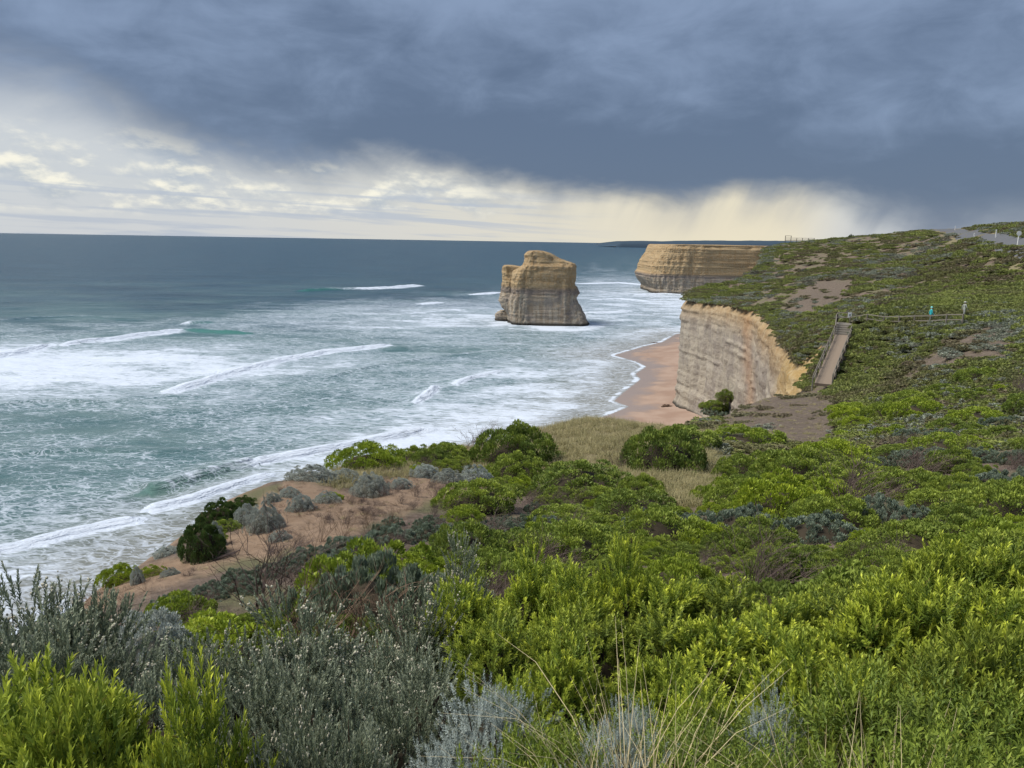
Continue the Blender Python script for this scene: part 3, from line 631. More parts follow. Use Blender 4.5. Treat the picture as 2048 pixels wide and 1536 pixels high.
# ------------------------------------------------------------------ plant materials
def leaf_mat(name, base, young, old, trans=0.35, rough=0.55, patch=0.0, patchc=(0.2, 0.17, 0.1), spec=.3):
    """base colour, colour of young shoot tips (raised to look lit), colour of older or drier plants (varies from plant to plant)"""
    m, nt, out = new_mat(name); base, young, old = [tuple(min(.8, v * 1.6) for v in c) for c in (base, young, old)]
    oi = N(nt, 'ShaderNodeObjectInfo').outputs['Random']; tip = ATTR(nt, 'tip'); rn = ATTR(nt, 'rnd')
    c = MX(nt, SS(nt, oi, .25, 1.0), base, old)
    c = MX(nt, M_(nt, 'MULTIPLY', rn, .45), c, tuple(x * .62 for x in base))
    c = MX(nt, M_(nt, 'MULTIPLY', SS(nt, rn, .955, .975), .6), c, (0.24, 0.17, 0.06))
    c = MX(nt, M_(nt, 'MULTIPLY', tip, SS(nt, oi, 0, 1, 1.0, .55)), c, young)
    if patch:
        pn = NOISE(nt, pos_node(nt), patch, 4, .6)
        c = MX(nt, M_(nt, 'MULTIPLY', SS(nt, pn, .5, .66), .8), c, patchc)
    d = N(nt, 'ShaderNodeBsdfPrincipled', {'Base Color': c, 'Roughness': rough, 'Specular IOR Level': spec})
    t = N(nt, 'ShaderNodeBsdfTranslucent', {'Color': c})
    x = N(nt, 'ShaderNodeMixShader', {0: trans, 1: d.outputs[0], 2: t.outputs[0]}); nt.links.new(x.outputs[0], out.inputs[0])
    return m
def plain_mat(name, c1, c2, scale=8.0, rough=.85, spec=.2, bump=0.0):
    m, nt, out = new_mat(name); tc = N(nt, 'ShaderNodeTexCoord').outputs['Object']
    n = NOISE(nt, tc, scale, 4, .6); oi = N(nt, 'ShaderNodeObjectInfo').outputs['Random']
    c = MX(nt, M_(nt, 'ADD', M_(nt, 'MULTIPLY', n, .75), M_(nt, 'MULTIPLY', oi, .3)), c1, c2)
    principled(nt, out, c, rough, spec, BUMP(nt, n, bump) if bump else None); return m
L_HEATH = leaf_mat('leaf_yellow_green', (0.102, 0.160, 0.024), (0.46, 0.50, 0.060), (0.086, 0.122, 0.025), .26)
L_DAISY = leaf_mat('leaf_dark_grey_green', (0.080, 0.105, 0.070), (0.36, 0.39, 0.29), (0.070, 0.092, 0.052), .22, .6)
L_SILV = leaf_mat('leaf_silver', (0.235, 0.275, 0.262), (0.36, 0.41, 0.39), (0.19, 0.225, 0.21), .2, .7)
L_BROAD = leaf_mat('leaf_fresh_green', (0.090, 0.138, 0.022), (0.26, 0.31, 0.045), (0.072, 0.108, 0.022), .24)
L_BUSH = leaf_mat('leaf_bush_green', (0.124, 0.172, 0.032), (0.300, 0.350, 0.054), (0.084, 0.126, 0.030), .22)
L_BUSHY = leaf_mat('leaf_bush_yellow', (0.155, 0.215, 0.022), (0.31, 0.36, 0.035), (0.120, 0.170, 0.025), .24)
L_TEAL = leaf_mat('leaf_teal_grey', (0.125, 0.160, 0.115), (0.26, 0.31, 0.245), (0.100, 0.135, 0.085), .22)
L_CUSH = leaf_mat('leaf_cushion_grey', (0.26, 0.285, 0.26), (0.38, 0.42, 0.40), (0.22, 0.235, 0.205), .15, .75)
L_DARK = leaf_mat('leaf_dark_green', (0.038, 0.072, 0.018), (0.085, 0.130, 0.028), (0.030, 0.055, 0.016), .25)
L_FAR_G = leaf_mat('heath_green', (0.142, 0.168, 0.052), (0.245, 0.27, 0.075), (0.108, 0.124, 0.055), .2, .8, .05, (0.19, 0.165, 0.10))
L_FAR_S = leaf_mat('heath_grey', (0.18, 0.20, 0.155), (0.27, 0.30, 0.25), (0.145, 0.155, 0.115), .15, .8, .06, (0.15, 0.125, 0.09))
L_FAR_D = leaf_mat('heath_dark', (0.105, 0.102, 0.055), (0.155, 0.148, 0.075), (0.135, 0.108, 0.078), .15, .8)
L_STRAW = leaf_mat('blade_straw', (0.34, 0.275, 0.150), (0.46, 0.39, 0.24), (0.24, 0.20, 0.105), .25, .6)
L_BLADE = leaf_mat('blade_green', (0.115, 0.150, 0.040), (0.30, 0.27, 0.13), (0.085, 0.125, 0.035), .3, .55)
L_DRYG = leaf_mat('knoll_grass', (0.200, 0.180, 0.085), (0.29, 0.255, 0.145), (0.125, 0.130, 0.050), .3, .8)
M_TWIG = plain_mat('twig_brown', (0.060, 0.042, 0.030), (0.13, 0.095, 0.068), 6)
M_CORE = plain_mat('inner_twig_shade', (0.026, 0.021, 0.014), (0.055, 0.043, 0.028), 9)  # twig brown darkened so the crown's inner shade sits in the colour
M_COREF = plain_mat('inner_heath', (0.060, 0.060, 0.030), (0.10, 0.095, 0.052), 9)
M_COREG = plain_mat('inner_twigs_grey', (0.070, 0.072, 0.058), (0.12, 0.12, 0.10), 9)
M_DEAD = plain_mat('dead_twig', (0.120, 0.078, 0.052), (0.22, 0.155, 0.110), 5)
M_DEADP = plain_mat('dead_twig_purple', (0.085, 0.062, 0.055), (0.145, 0.108, 0.095), 5)
M_FLOWER = plain_mat('cream_flower', (0.42, 0.39, 0.29), (0.60, 0.57, 0.46), 30)

# ------------------------------------------------------------------ plant meshes
def basis(ax, rs):
    ax = ax / np.linalg.norm(ax, axis=-1, keepdims=True)
    t = rs.normal(size=ax.shape); u = np.cross(ax, t); u /= np.linalg.norm(u, axis=-1, keepdims=True) + 1e-9
    return np.stack([u, np.cross(ax, u), ax], -1)          # columns: local x, y, z
def leaf_quads(pos, dirs, nrm, ln, wd, bend=.15):
    """one folded diamond for each leaf"""
    side = np.cross(dirs, nrm); side /= np.linalg.norm(side, axis=1)[:, None] + 1e-9
    up = np.cross(side, dirs)
    ln = ln[:, None]; wd = wd[:, None]
    a = pos; tip = pos + dirs * ln - up * ln * bend
    m = pos + dirs * ln * .55 + up * wd * .12
    V = np.stack([a, m + side * wd * .5, tip, m - side * wd * .5], 1).reshape(-1, 3)
    return V, np.arange(len(V)).reshape(-1, 4)
def shoot_leaves(rs, base, axis, L, nleaf, ll, lw, ang=.6, curl=.3):
    """leaves spiralling up each of many shoots (arrays); returns leaf pos, dir, normal, len, width, tip"""
    n = len(base); B = basis(axis, rs)
    k = np.arange(nleaf); t = ((k + .5) / nleaf)[None, :] ** .8 * np.ones((n, 1))
    ph = k[None] * 2.39996 + rs.uniform(0, 6.28, (n, 1)) + rs.normal(0, .25, (n, nleaf))
    an = ang * (1.25 - .75 * t) + rs.normal(0, .12, (n, nleaf))
    loc = np.stack([np.sin(an) * np.cos(ph), np.sin(an) * np.sin(ph), np.cos(an)], -1)
    d = np.einsum('nij,nkj->nki', B, loc)
    p = base[:, None] + axis[:, None] / np.linalg.norm(axis, axis=1)[:, None, None] * (L[:, None] * t)[..., None]
    nr = np.broadcast_to(axis[:, None], d.shape) - d * curl
    sc = (1 - .45 * np.abs(t - .45)) * rs.uniform(.8, 1.2, (n, nleaf))
    return p.reshape(-1, 3), d.reshape(-1, 3), nr.reshape(-1, 3), (ll * sc).ravel(), (lw * sc).ravel(), (t ** 2.2).ravel()
def clumps(rs, K, R, H, pw=.55, squash=1.0):
    """centres and outward directions of sub-crowns spread over a dome"""
    i = np.arange(K) + .5; z = 1 - i / K * 1.0; ph = i * 2.39996 + rs.uniform(0, 6)
    z = np.clip(z + rs.normal(0, .06, K), .03, 1); r = np.sqrt(1 - z * z)
    d = np.stack([r * np.cos(ph), r * np.sin(ph), z], 1) + rs.normal(0, .08, (K, 3))
    d[:, 2] = np.abs(d[:, 2]); return d
def dome(R, H, seed, amp=.18, nu=18, nv=7, fr=2.2):
    e, a = np.meshgrid(np.arange(nv + 1) / nv * math.pi / 2, np.linspace(0, 2 * math.pi, nu, endpoint=False), indexing='ij')
    d = np.stack([np.cos(a) * np.cos(e), np.sin(a) * np.cos(e), np.sin(e)], -1).reshape(-1, 3)
    k = 1 + amp * fbm(d[:, 0] * fr + 7, d[:, 1] * fr, d[:, 2] * fr, seed=seed)
    V = d * np.array([R, R, H]) * k[:, None]; V[:nu, 2] -= .12 * H
    i = np.arange(nv * nu); j = i // nu; q = i % nu
    return V, np.stack([j * nu + q, j * nu + (q + 1) % nu, (j + 1) * nu + (q + 1) % nu, (j + 1) * nu + q], 1)
def leaf_mesh(name, parts, mat, rs, extra=None):
    p = [np.concatenate([q[i] for q in parts]) for i in range(6)]
    V, Fq = leaf_quads(p[0], p[1], p[2], p[3], p[4]); rn = np.repeat(rs.rand(len(p[0])), 4); tp = np.repeat(p[5], 4)
    return np_mesh(name, V, Fq, dict(tip=tp, rnd=rn), False, [mat])
def stems_mesh(name, rs, tips, rad=.008, n=4, mat=None, trunk=.02):
    mb = MB()
    for q in tips:
        a = Vector((rs.normal(0, trunk), rs.normal(0, trunk), -.12)); b = Vector(q)
        m = a.lerp(b, .5) + Vector((rs.normal(0, .06), rs.normal(0, .06), -.12 * b.length))
        mb.tube([a, a.lerp(m, .6), m.lerp(b, .3), b], [rad * 1.6, rad * 1.2, rad, rad * .4], n)
    return mb.mesh(name, mat or M_TWIG)
def near_shrub(seed, R, H, K, shoots, nleaf, L, ll, lw, mat, up=.65, ang=.6, spread=.42, flowers=0.0, fl_rad=.012):
    """upright shoots gathered in candle-like clumps over a dome; returns foliage, stems and flowers"""
    rs = np.random.RandomState(seed); d = clumps(rs, K, R, H); parts = []; tips = []; fl = []
    hk = 1 + .5 * rs.normal(0, 1, K).clip(-1.5, 1.5)
    for i in range(K):
        c = d[i] * np.array([R, R, H]) * (.62 * (.8 + .2 * hk[i])); n = int(shoots * rs.uniform(.7, 1.3))
        rc = spread * R * rs.uniform(.8, 1.25)
        o = rs.normal(size=(n, 3)); o /= np.linalg.norm(o, axis=1)[:, None]; o[:, 2] = np.abs(o[:, 2]) * 1.1 - .25
        pos = c + o * rc * (rs.uniform(.35, 1, (n, 1)) ** .5)
        pos[:, 2] = np.maximum(pos[:, 2], .02) * 1.0
        ax = o * .8 + d[i] * .5 + np.array([0, 0, up * 1.9]) + rs.normal(0, .14, (n, 3)); ax /= np.linalg.norm(ax, axis=1)[:, None]
        LL = L * rs.uniform(.7, 1.25, n) * (.85 + .15 * hk[i])
        q = list(shoot_leaves(rs, pos, ax, LL, nleaf, ll, lw, ang)); bright = np.repeat(rs.rand(n) ** 1.6 * (.4 + .6 * rs.rand()), nleaf)
        q[5] = np.clip(q[5] ** .65 * (.38 + 1.0 * bright), 0, 1); parts.append(q); tips.append(c + d[i] * rc * .3)  # tip tint strengthened so the shoot ends look lit
        if flowers:
            f = rs.rand(n) < flowers * (o[:, 2] > .1); fl += list((pos + ax * LL[:, None] * 1.02)[f])
    fo = leaf_mesh('foliage', parts, mat, rs); st = stems_mesh('stem', rs, tips, .006)
    fm = None
    if flowers and fl:
        mb = MB(); ico = [(0, 0, 1), (.89, 0, .45), (.28, .85, .45), (-.72, .53, .45), (-.72, -.53, .45), (.28, -.85, .45), (.72, .53, -.45), (-.28, .85, -.45), (-.89, 0, -.45), (-.28, -.85, -.45), (.72, -.53, -.45), (0, 0, -1)]
        tri = [(0, 1, 2), (0, 2, 3), (0, 3, 4), (0, 4, 5), (0, 5, 1), (1, 6, 2), (2, 7, 3), (3, 8, 4), (4, 9, 5), (5, 10, 1), (2, 6, 7), (3, 7, 8), (4, 8, 9), (5, 9, 10), (1, 10, 6), (11, 7, 6), (11, 8, 7), (11, 9, 8), (11, 10, 9), (11, 6, 10)]
        for p in fl:
            for _ in range(rs.randint(3, 6)):
                q = p + rs.normal(0, fl_rad * .9, 3); r = fl_rad * rs.uniform(.35, .6); mb.add([q + np.array(v) * r for v in ico], tri)
        fm = mb.mesh('flower_heads', M_FLOWER)
    V, Fc = dome(R * .55, H * .55, seed, .3); return fo, st, fm, np_mesh('inner_twig_shade', V, Fc, None, True, [M_CORE])  # dark dome makes the gaps between shoots look shaded
def bush(seed, K, per, ll, lw, mat, H=.62, core=M_CORE, cr=.17, amp=.16, up=.5, upright=False):
    """wind-clipped bush of unit radius: many leaf rosettes over a lumpy dome, with a dark dome inside for twigs and the shade among them"""
    rs = np.random.RandomState(seed); d = clumps(rs, K, 1, H); d[:, 2] = np.maximum(d[:, 2], .12 + .1 * rs.rand(K)); parts = []
    lump = 1 + amp * 1.3 * fbm(d[:, 0] * 1.7 + 3, d[:, 1] * 1.7, d[:, 2] * 1.7, seed=seed) + rs.normal(0, .035, K)
    for i in range(K):
        c = d[i] * np.array([1, 1, H]) * lump[i] * .84; n = int(per * rs.uniform(.75, 1.25))
        o = rs.normal(size=(n, 3)); o /= np.linalg.norm(o, axis=1)[:, None]
        o = o + d[i] * .75 + np.array([0, 0, .35]); o /= np.linalg.norm(o, axis=1)[:, None]
        rad = cr * rs.uniform(.75, 1.25) * rs.uniform(.72, 1.0, (n, 1))
        p = c + o * rad * (np.array([.8, .8, 1.25]) if upright else 1)
        dr = o * .8 + np.array([0, 0, up + (1.2 if upright else 0)]) + rs.normal(0, .3, (n, 3)); dr /= np.linalg.norm(dr, axis=1)[:, None]
        nr = rs.normal(0, .5, (n, 3)) + np.array([0, 0, 1.])
        l = ll * rs.uniform(.65, 1.25, n); tipv = np.clip((o @ np.array([0, 0, 1.])) * .8 + .1, 0, 1) * rs.uniform(.4, 1, n) * (.2 + .9 * rs.rand())  # upward leaves tinted lighter: new growth plus a painted lit top
        parts.append((p - dr * l[:, None] * .3, dr, nr, l, lw * l / ll, tipv))
    fo = leaf_mesh('foliage', parts, mat, rs)
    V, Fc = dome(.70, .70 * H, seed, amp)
    return fo, np_mesh('inner_twig_shade', V, Fc, None, True, [core])
def twig_shrub(seed, n, H, spread, mat, lean=(0, 0), rad=.008, levels=2):
    rs = np.random.RandomState(seed); mb = MB()
    def br(p, d, L, r, lev):
        pts = [p]; q = p.copy(); dd = d.copy()
        for k in range(3):
            dd = dd + rs.normal(0, .16, 3); dd /= np.linalg.norm(dd); q = q + dd * L / 3; pts.append(q.copy())
        mb.tube(pts, [r, r * .8, r * .6, r * .3], 3)
        if lev > 0:
            for k in range(rs.randint(3, 6)):
                t = rs.uniform(.3, .95); b = pts[0] + (pts[-1] - pts[0]) * t
                e = dd + rs.normal(0, .5, 3) + np.array([0, 0, .25]); e /= np.linalg.norm(e); br(b, e, L * rs.uniform(.35, .6), r * .55, lev - 1)
    for i in range(n):
        a = rs.uniform(0, 6.28); d = np.array([math.cos(a) * spread + lean[0], math.sin(a) * spread + lean[1], 1.0]); d /= np.linalg.norm(d)
        br(np.array([rs.normal(0, .1), rs.normal(0, .1), -.05]), d, H * rs.uniform(.6, 1.1), rad, levels)
    return mb.mesh('twigs', mat)
def tussock(seed, n, H, spread, wd, mat, droop=.5, base=.06, seg=4, lean=(0, 0)):
    rs = np.random.RandomState(seed); a = rs.uniform(0, 6.28, n); out = rs.rand(n) ** .7 * spread
    b = np.stack([rs.normal(0, base, n), rs.normal(0, base, n), np.full(n, -.04)], 1)
    d = np.stack([np.cos(a) * out + lean[0], np.sin(a) * out + lean[1], np.ones(n)], 1); d /= np.linalg.norm(d, axis=1)[:, None]
    L = H * rs.uniform(.5, 1.15, n); dr = droop * rs.uniform(.2, 1.3, n) * (.3 + out / max(spread, .01))
    side = np.stack([-np.sin(a + rs.normal(0, .6, n)), np.cos(a), rs.normal(0, .2, n)], 1); side /= np.linalg.norm(side, axis=1)[:, None]
    V = np.zeros((n, seg + 1, 2, 3)); ho = np.stack([np.cos(a), np.sin(a), np.zeros(n)], 1)
    for k in range(seg + 1):
        t = k / seg; c = b + d * (L * t)[:, None] + ho * (L * dr * t * t * .55)[:, None] - np.array([0, 0, 1.]) * (L * dr * t ** 3 * .5)[:, None]
        w = wd * (1 - .85 * t ** 1.5)
        V[:, k, 0] = c + side * w / 2; V[:, k, 1] = c - side * w / 2
    Fq = []; base_i = (np.arange(n) * (seg + 1) * 2)[:, None]
    for k in range(seg): Fq.append(base_i + np.array([[2 * k, 2 * k + 1, 2 * k + 3, 2 * k + 2]]))
    tp = np.broadcast_to((np.arange(seg + 1) / seg)[None, :, None], (n, seg + 1, 2)).ravel(); rn = np.repeat(rs.rand(n), (seg + 1) * 2)
    return np_mesh('blades', V.reshape(-1, 3), np.concatenate(Fq), dict(tip=tp, rnd=rn), False, [mat])

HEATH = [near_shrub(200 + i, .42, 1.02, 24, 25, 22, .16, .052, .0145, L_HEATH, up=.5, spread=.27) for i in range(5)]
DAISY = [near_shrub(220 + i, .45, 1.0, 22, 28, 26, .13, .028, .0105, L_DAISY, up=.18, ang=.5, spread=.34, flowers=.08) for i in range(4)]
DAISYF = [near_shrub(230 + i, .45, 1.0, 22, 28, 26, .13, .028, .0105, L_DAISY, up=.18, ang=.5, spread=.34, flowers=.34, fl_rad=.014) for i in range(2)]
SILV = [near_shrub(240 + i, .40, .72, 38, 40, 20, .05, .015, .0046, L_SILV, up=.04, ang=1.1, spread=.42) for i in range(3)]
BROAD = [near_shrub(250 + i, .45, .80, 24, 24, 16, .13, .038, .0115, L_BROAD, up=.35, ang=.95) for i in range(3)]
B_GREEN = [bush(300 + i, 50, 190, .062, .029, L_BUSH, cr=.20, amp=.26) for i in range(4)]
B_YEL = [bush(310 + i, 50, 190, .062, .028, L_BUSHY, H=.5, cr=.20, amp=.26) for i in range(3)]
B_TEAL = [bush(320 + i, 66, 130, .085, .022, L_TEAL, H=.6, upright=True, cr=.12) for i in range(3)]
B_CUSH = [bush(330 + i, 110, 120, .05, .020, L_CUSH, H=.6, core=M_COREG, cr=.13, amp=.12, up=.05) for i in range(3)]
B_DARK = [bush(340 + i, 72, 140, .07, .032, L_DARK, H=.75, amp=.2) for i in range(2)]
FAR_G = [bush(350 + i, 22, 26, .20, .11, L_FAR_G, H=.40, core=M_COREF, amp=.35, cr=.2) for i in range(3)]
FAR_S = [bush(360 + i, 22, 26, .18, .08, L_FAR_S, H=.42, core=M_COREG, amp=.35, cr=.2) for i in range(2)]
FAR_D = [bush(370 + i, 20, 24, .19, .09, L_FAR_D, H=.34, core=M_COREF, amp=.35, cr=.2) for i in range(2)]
TWIG = [twig_shrub(380 + i, 9, .9, .45, M_DEAD, lean=(.35, .1)) for i in range(3)]
TWIGP = [twig_shrub(385 + i, 26, .8, .5, M_DEADP, lean=(.3, .1), rad=.006) for i in range(2)]
TUS_S = [tussock(390 + i, 110, .8, .55, .0042, L_STRAW, .7) for i in range(3)]
TUS_G = [tussock(394 + i, 110, .65, .5, .005, L_BLADE, .5) for i in range(3)]
TUS_K = [tussock(398 + i, 46, .42, .7, .018, L_DRYG, .6, base=.16, seg=3) for i in range(3)]

RECS = []
def plant(name, meshes, loc, sc, rz, label, cat, group=None):
    """a plant of its own: an empty at its foot with its foliage, stems and flowers under it"""
    o = empty(name, loc, label, cat, group, rz); o.scale = sc; RECS.append((o, name))
    for m, nm in zip(meshes, ('foliage', 'stem', 'flower_heads', 'inner_twig_shade')):
        if m is not None:
            c = link('inner_twig_shade' if m.name.startswith('inner') else nm, m, parent=o)
            if nm == 'flower_heads': c['kind'] = 'stuff'
    return o
rnd = random.Random(11)
def gz(x, y): return float(land_z(np.array([x]), np.array([y]))[0])
def top_of(m):
    v = np.empty(len(m.vertices) * 3, np.float32); m.vertices.foreach_get('co', v); return float(np.percentile(v[2::3], 99))
def put_top(name, mesh, unitH, px, py, d, w, label, cat, group=None, unitR=.45, lift=1.0, minh=.3):
    """stand a shrub where its top is seen at (px, py), d metres away, w metres across"""
    p = P(px, py, d); z = gz(p[0], p[1]); h = max(minh, (p[2] - z) / lift * (rnd.uniform(.80, 1.02) if not label else 1)); unitH = top_of(mesh[0])
    s = w / (2 * unitR)
    return plant(name, mesh, (p[0], p[1], z - .03), (s, s, h / unitH), rnd.uniform(0, 6.28), label, cat, group)

# ------------------------------------------------------------------ foreground shrubs, back to front
def near_kind(px, py):
    return None
G_H, G_D, G_B, G_S = 'yellow-green heath shrubs in front of the lookout', 'dark grey-green daisy bushes in front of the lookout', 'fresh green leafy shrubs low in front', 'silvery cushion bushes low in front'
NEAR = [  # kind, px, py of the top, distance, width, label
 ('H', 1245, 1085, 5.6, .62, 'heath shrub whose single pale shoot stands up above the rest, mid picture'),
 ('H', 930, 1168, 5.0, .9, 'yellow-green heath shrub at the end of its band, beside the flowering daisy bush'),
 ('H', 1060, 1105, 5.7, .9, None), ('H', 1160, 1120, 5.2, .9, None), ('H', 1350, 1118, 5.6, .95, None), ('H', 1470, 1150, 5.6, .95, None), ('H', 1580, 1160, 5.4, .95, None),
 ('H', 1690, 1130, 5.6, 1.0, None), ('H', 1800, 1112, 5.8, 1.0, None), ('H', 1900, 1100, 5.8, 1.0, None), ('H', 2010, 1085, 5.9, 1.0, None), ('H', 2110, 1080, 5.8, 1.0, None),
 ('H', 1000, 1200, 4.3, .8, None), ('H', 1110, 1190, 4.4, .8, None), ('H', 1220, 1180, 4.4, .85, None), ('H', 1340, 1200, 4.3, .85, None), ('H', 1450, 1220, 4.2, .8, None), ('H', 1560, 1215, 4.3, .85, None),
 ('H', 1680, 1195, 4.4, .85, None), ('H', 1790, 1175, 4.5, .9, None), ('H', 1900, 1165, 4.5, .9, None), ('H', 2020, 1150, 4.6, .95, None),
 ('H', 1130, 1270, 3.3, .6, 'olive heath shrub behind the pale silver cushion bush'), ('H', 1060, 1300, 3.1, .5, None), ('H', 1340, 1290, 3.2, .6, None), ('H', 1420, 1330, 2.9, .5, None), ('H', 1600, 1285, 3.3, .65, None),
 ('H', 1740, 1265, 3.3, .7, None), ('H', 1860, 1250, 3.4, .7, None), ('H', 1990, 1225, 3.5, .75, None), ('H', 1720, 1330, 2.7, .4, None),
 ('H', 60, 1280, 2.9, .8, None), ('H', 190, 1310, 2.8, .6, None), ('H', -40, 1330, 2.4, .7, None), ('H', 110, 1410, 2.1, .55, 'yellow-green heath shrub in the lower left corner'),
 ('H', 385, 1345, 2.25, .46, 'upright lime-green heath shrub standing alone before the dark daisy bushes'), ('H', 240, 1440, 2.05, .45, None), ('H', 20, 1500, 1.9, .5, None), ('H', 500, 1560, 1.8, .4, None),
 ('D', -30, 1215, 4.2, .9, None), ('D', 40, 1245, 3.6, .8, None), ('D', 160, 1260, 3.7, .7, None), ('F', 60, 1165, 4.3, .9, 'daisy bush with thin twigs against the surf, near the left edge'), ('D', 150, 1195, 4.2, .9, None), ('F', 230, 1245, 3.9, .7, None), ('D', 300, 1300, 3.3, .7, None), ('D', 430, 1270, 4.0, .9, None),
 ('D', 350, 1245, 4.5, .8, None), ('F', 590, 1205, 4.3, .9, 'broad daisy bush with a crown of cream flower heads, mid left'), ('F', 680, 1225, 4.2, .8, None), ('D', 500, 1235, 4.3, .8, None), ('F', 830, 1180, 4.8, .8, 'flowering daisy bush leaning on the yellow-green heath band'),
 ('D', 780, 1240, 4.0, .8, None), ('D', 860, 1280, 3.6, .7, None), ('D', 720, 1300, 3.4, .7, None), ('D', 600, 1300, 3.3, .75, None), ('D', 480, 1330, 3.1, .7, None), ('D', 570, 1370, 2.7, .6, None), ('D', 690, 1375, 2.7, .6, None), ('D', 810, 1350, 2.9, .6, None),
 ('D', 640, 1450, 2.2, .5, None), ('D', 740, 1440, 2.3, .45, None), ('F', 610, 1400, 2.4, .42, None), ('D', 520, 1450, 2.2, .4, None), ('F', 920, 1085, 6.6, .7, 'small grey bush topped with white flower heads, above the heath band'),
 ('B', 1075, 1440, 2.4, .4, None), ('B', 955, 1500, 2.0, .3, None), ('S', 985, 1365, 2.7, .62, 'pale silver cushion bush among dark daisy bushes, bottom centre'), ('S', 900, 1445, 2.35, .5, None), ('S', 1010, 1485, 2.1, .42, None), ('S', 1120, 1480, 2.15, .4, None), ('S', 1535, 1385, 2.6, .34, 'small round silver cushion bush among tall grass stems'),
 ('S', 1240, 1430, 2.45, .5, None), ('S', 1280, 1370, 2.8, .3, None), ('C', 290, 1226, 7.8, 1.0, 'blue-grey cushion bush above the lower left heath'),
 ('B', 1190, 1420, 2.6, .5, None), ('B', 1130, 1450, 2.25, .4, None), ('B', 1350, 1400, 2.6, .5, None), ('B', 1450, 1420, 2.45, .45, None), ('B', 1640, 1370, 2.7, .5, None),
 ('B', 1760, 1370, 2.6, .6, None), ('B', 1880, 1340, 2.7, .65, None), ('B', 2010, 1330, 2.7, .7, None), ('B', 1830, 1430, 2.2, .5, None), ('B', 1960, 1440, 2.2, .55, None), ('B', 2060, 1440, 2.1, .5, None), ('B', 1580, 1460, 2.2, .45, None), ('B', 1470, 1500, 2.05, .4, None), ('B', 1400, 1470, 2.2, .4, None),
 ('B', 1930, 1520, 1.95, .4, None), ('B', 330, 1500, 1.95, .35, None)]
DEFN = {'H': ('heath_shrub', HEATH, .80, 'yellow-green heath shrub in the dense foreground band', 'shrub', G_H), 'D': ('daisy_bush', DAISY, .80, 'dark grey-green daisy bush in the lower left thicket', 'shrub', G_D),
        'F': ('daisy_bush', DAISYF, .80, 'grey-green daisy bush tipped with cream flower heads, left thicket', 'shrub', G_D), 'S': ('cushion_bush', SILV, .50, 'silver-grey cushion bush close to the bottom edge', 'shrub', G_S),
        'C': ('cushion_bush', B_CUSH, .62, '', 'shrub', G_S), 'B': ('leafy_shrub', BROAD, .56, 'fresh green narrow-leaved shrub under the heath near the bottom edge', 'shrub', G_B)}
for i, (k, px, py, d, w, lab) in enumerate(NEAR):
    nm, ms, uh, dl, ct, g = DEFN[k]
    put_top(nm, ms[i % len(ms)], uh, px, py, d, w * (.88 if k in 'HD' else 1.0), lab, ct, g, 1.0 if k == 'C' else .45)

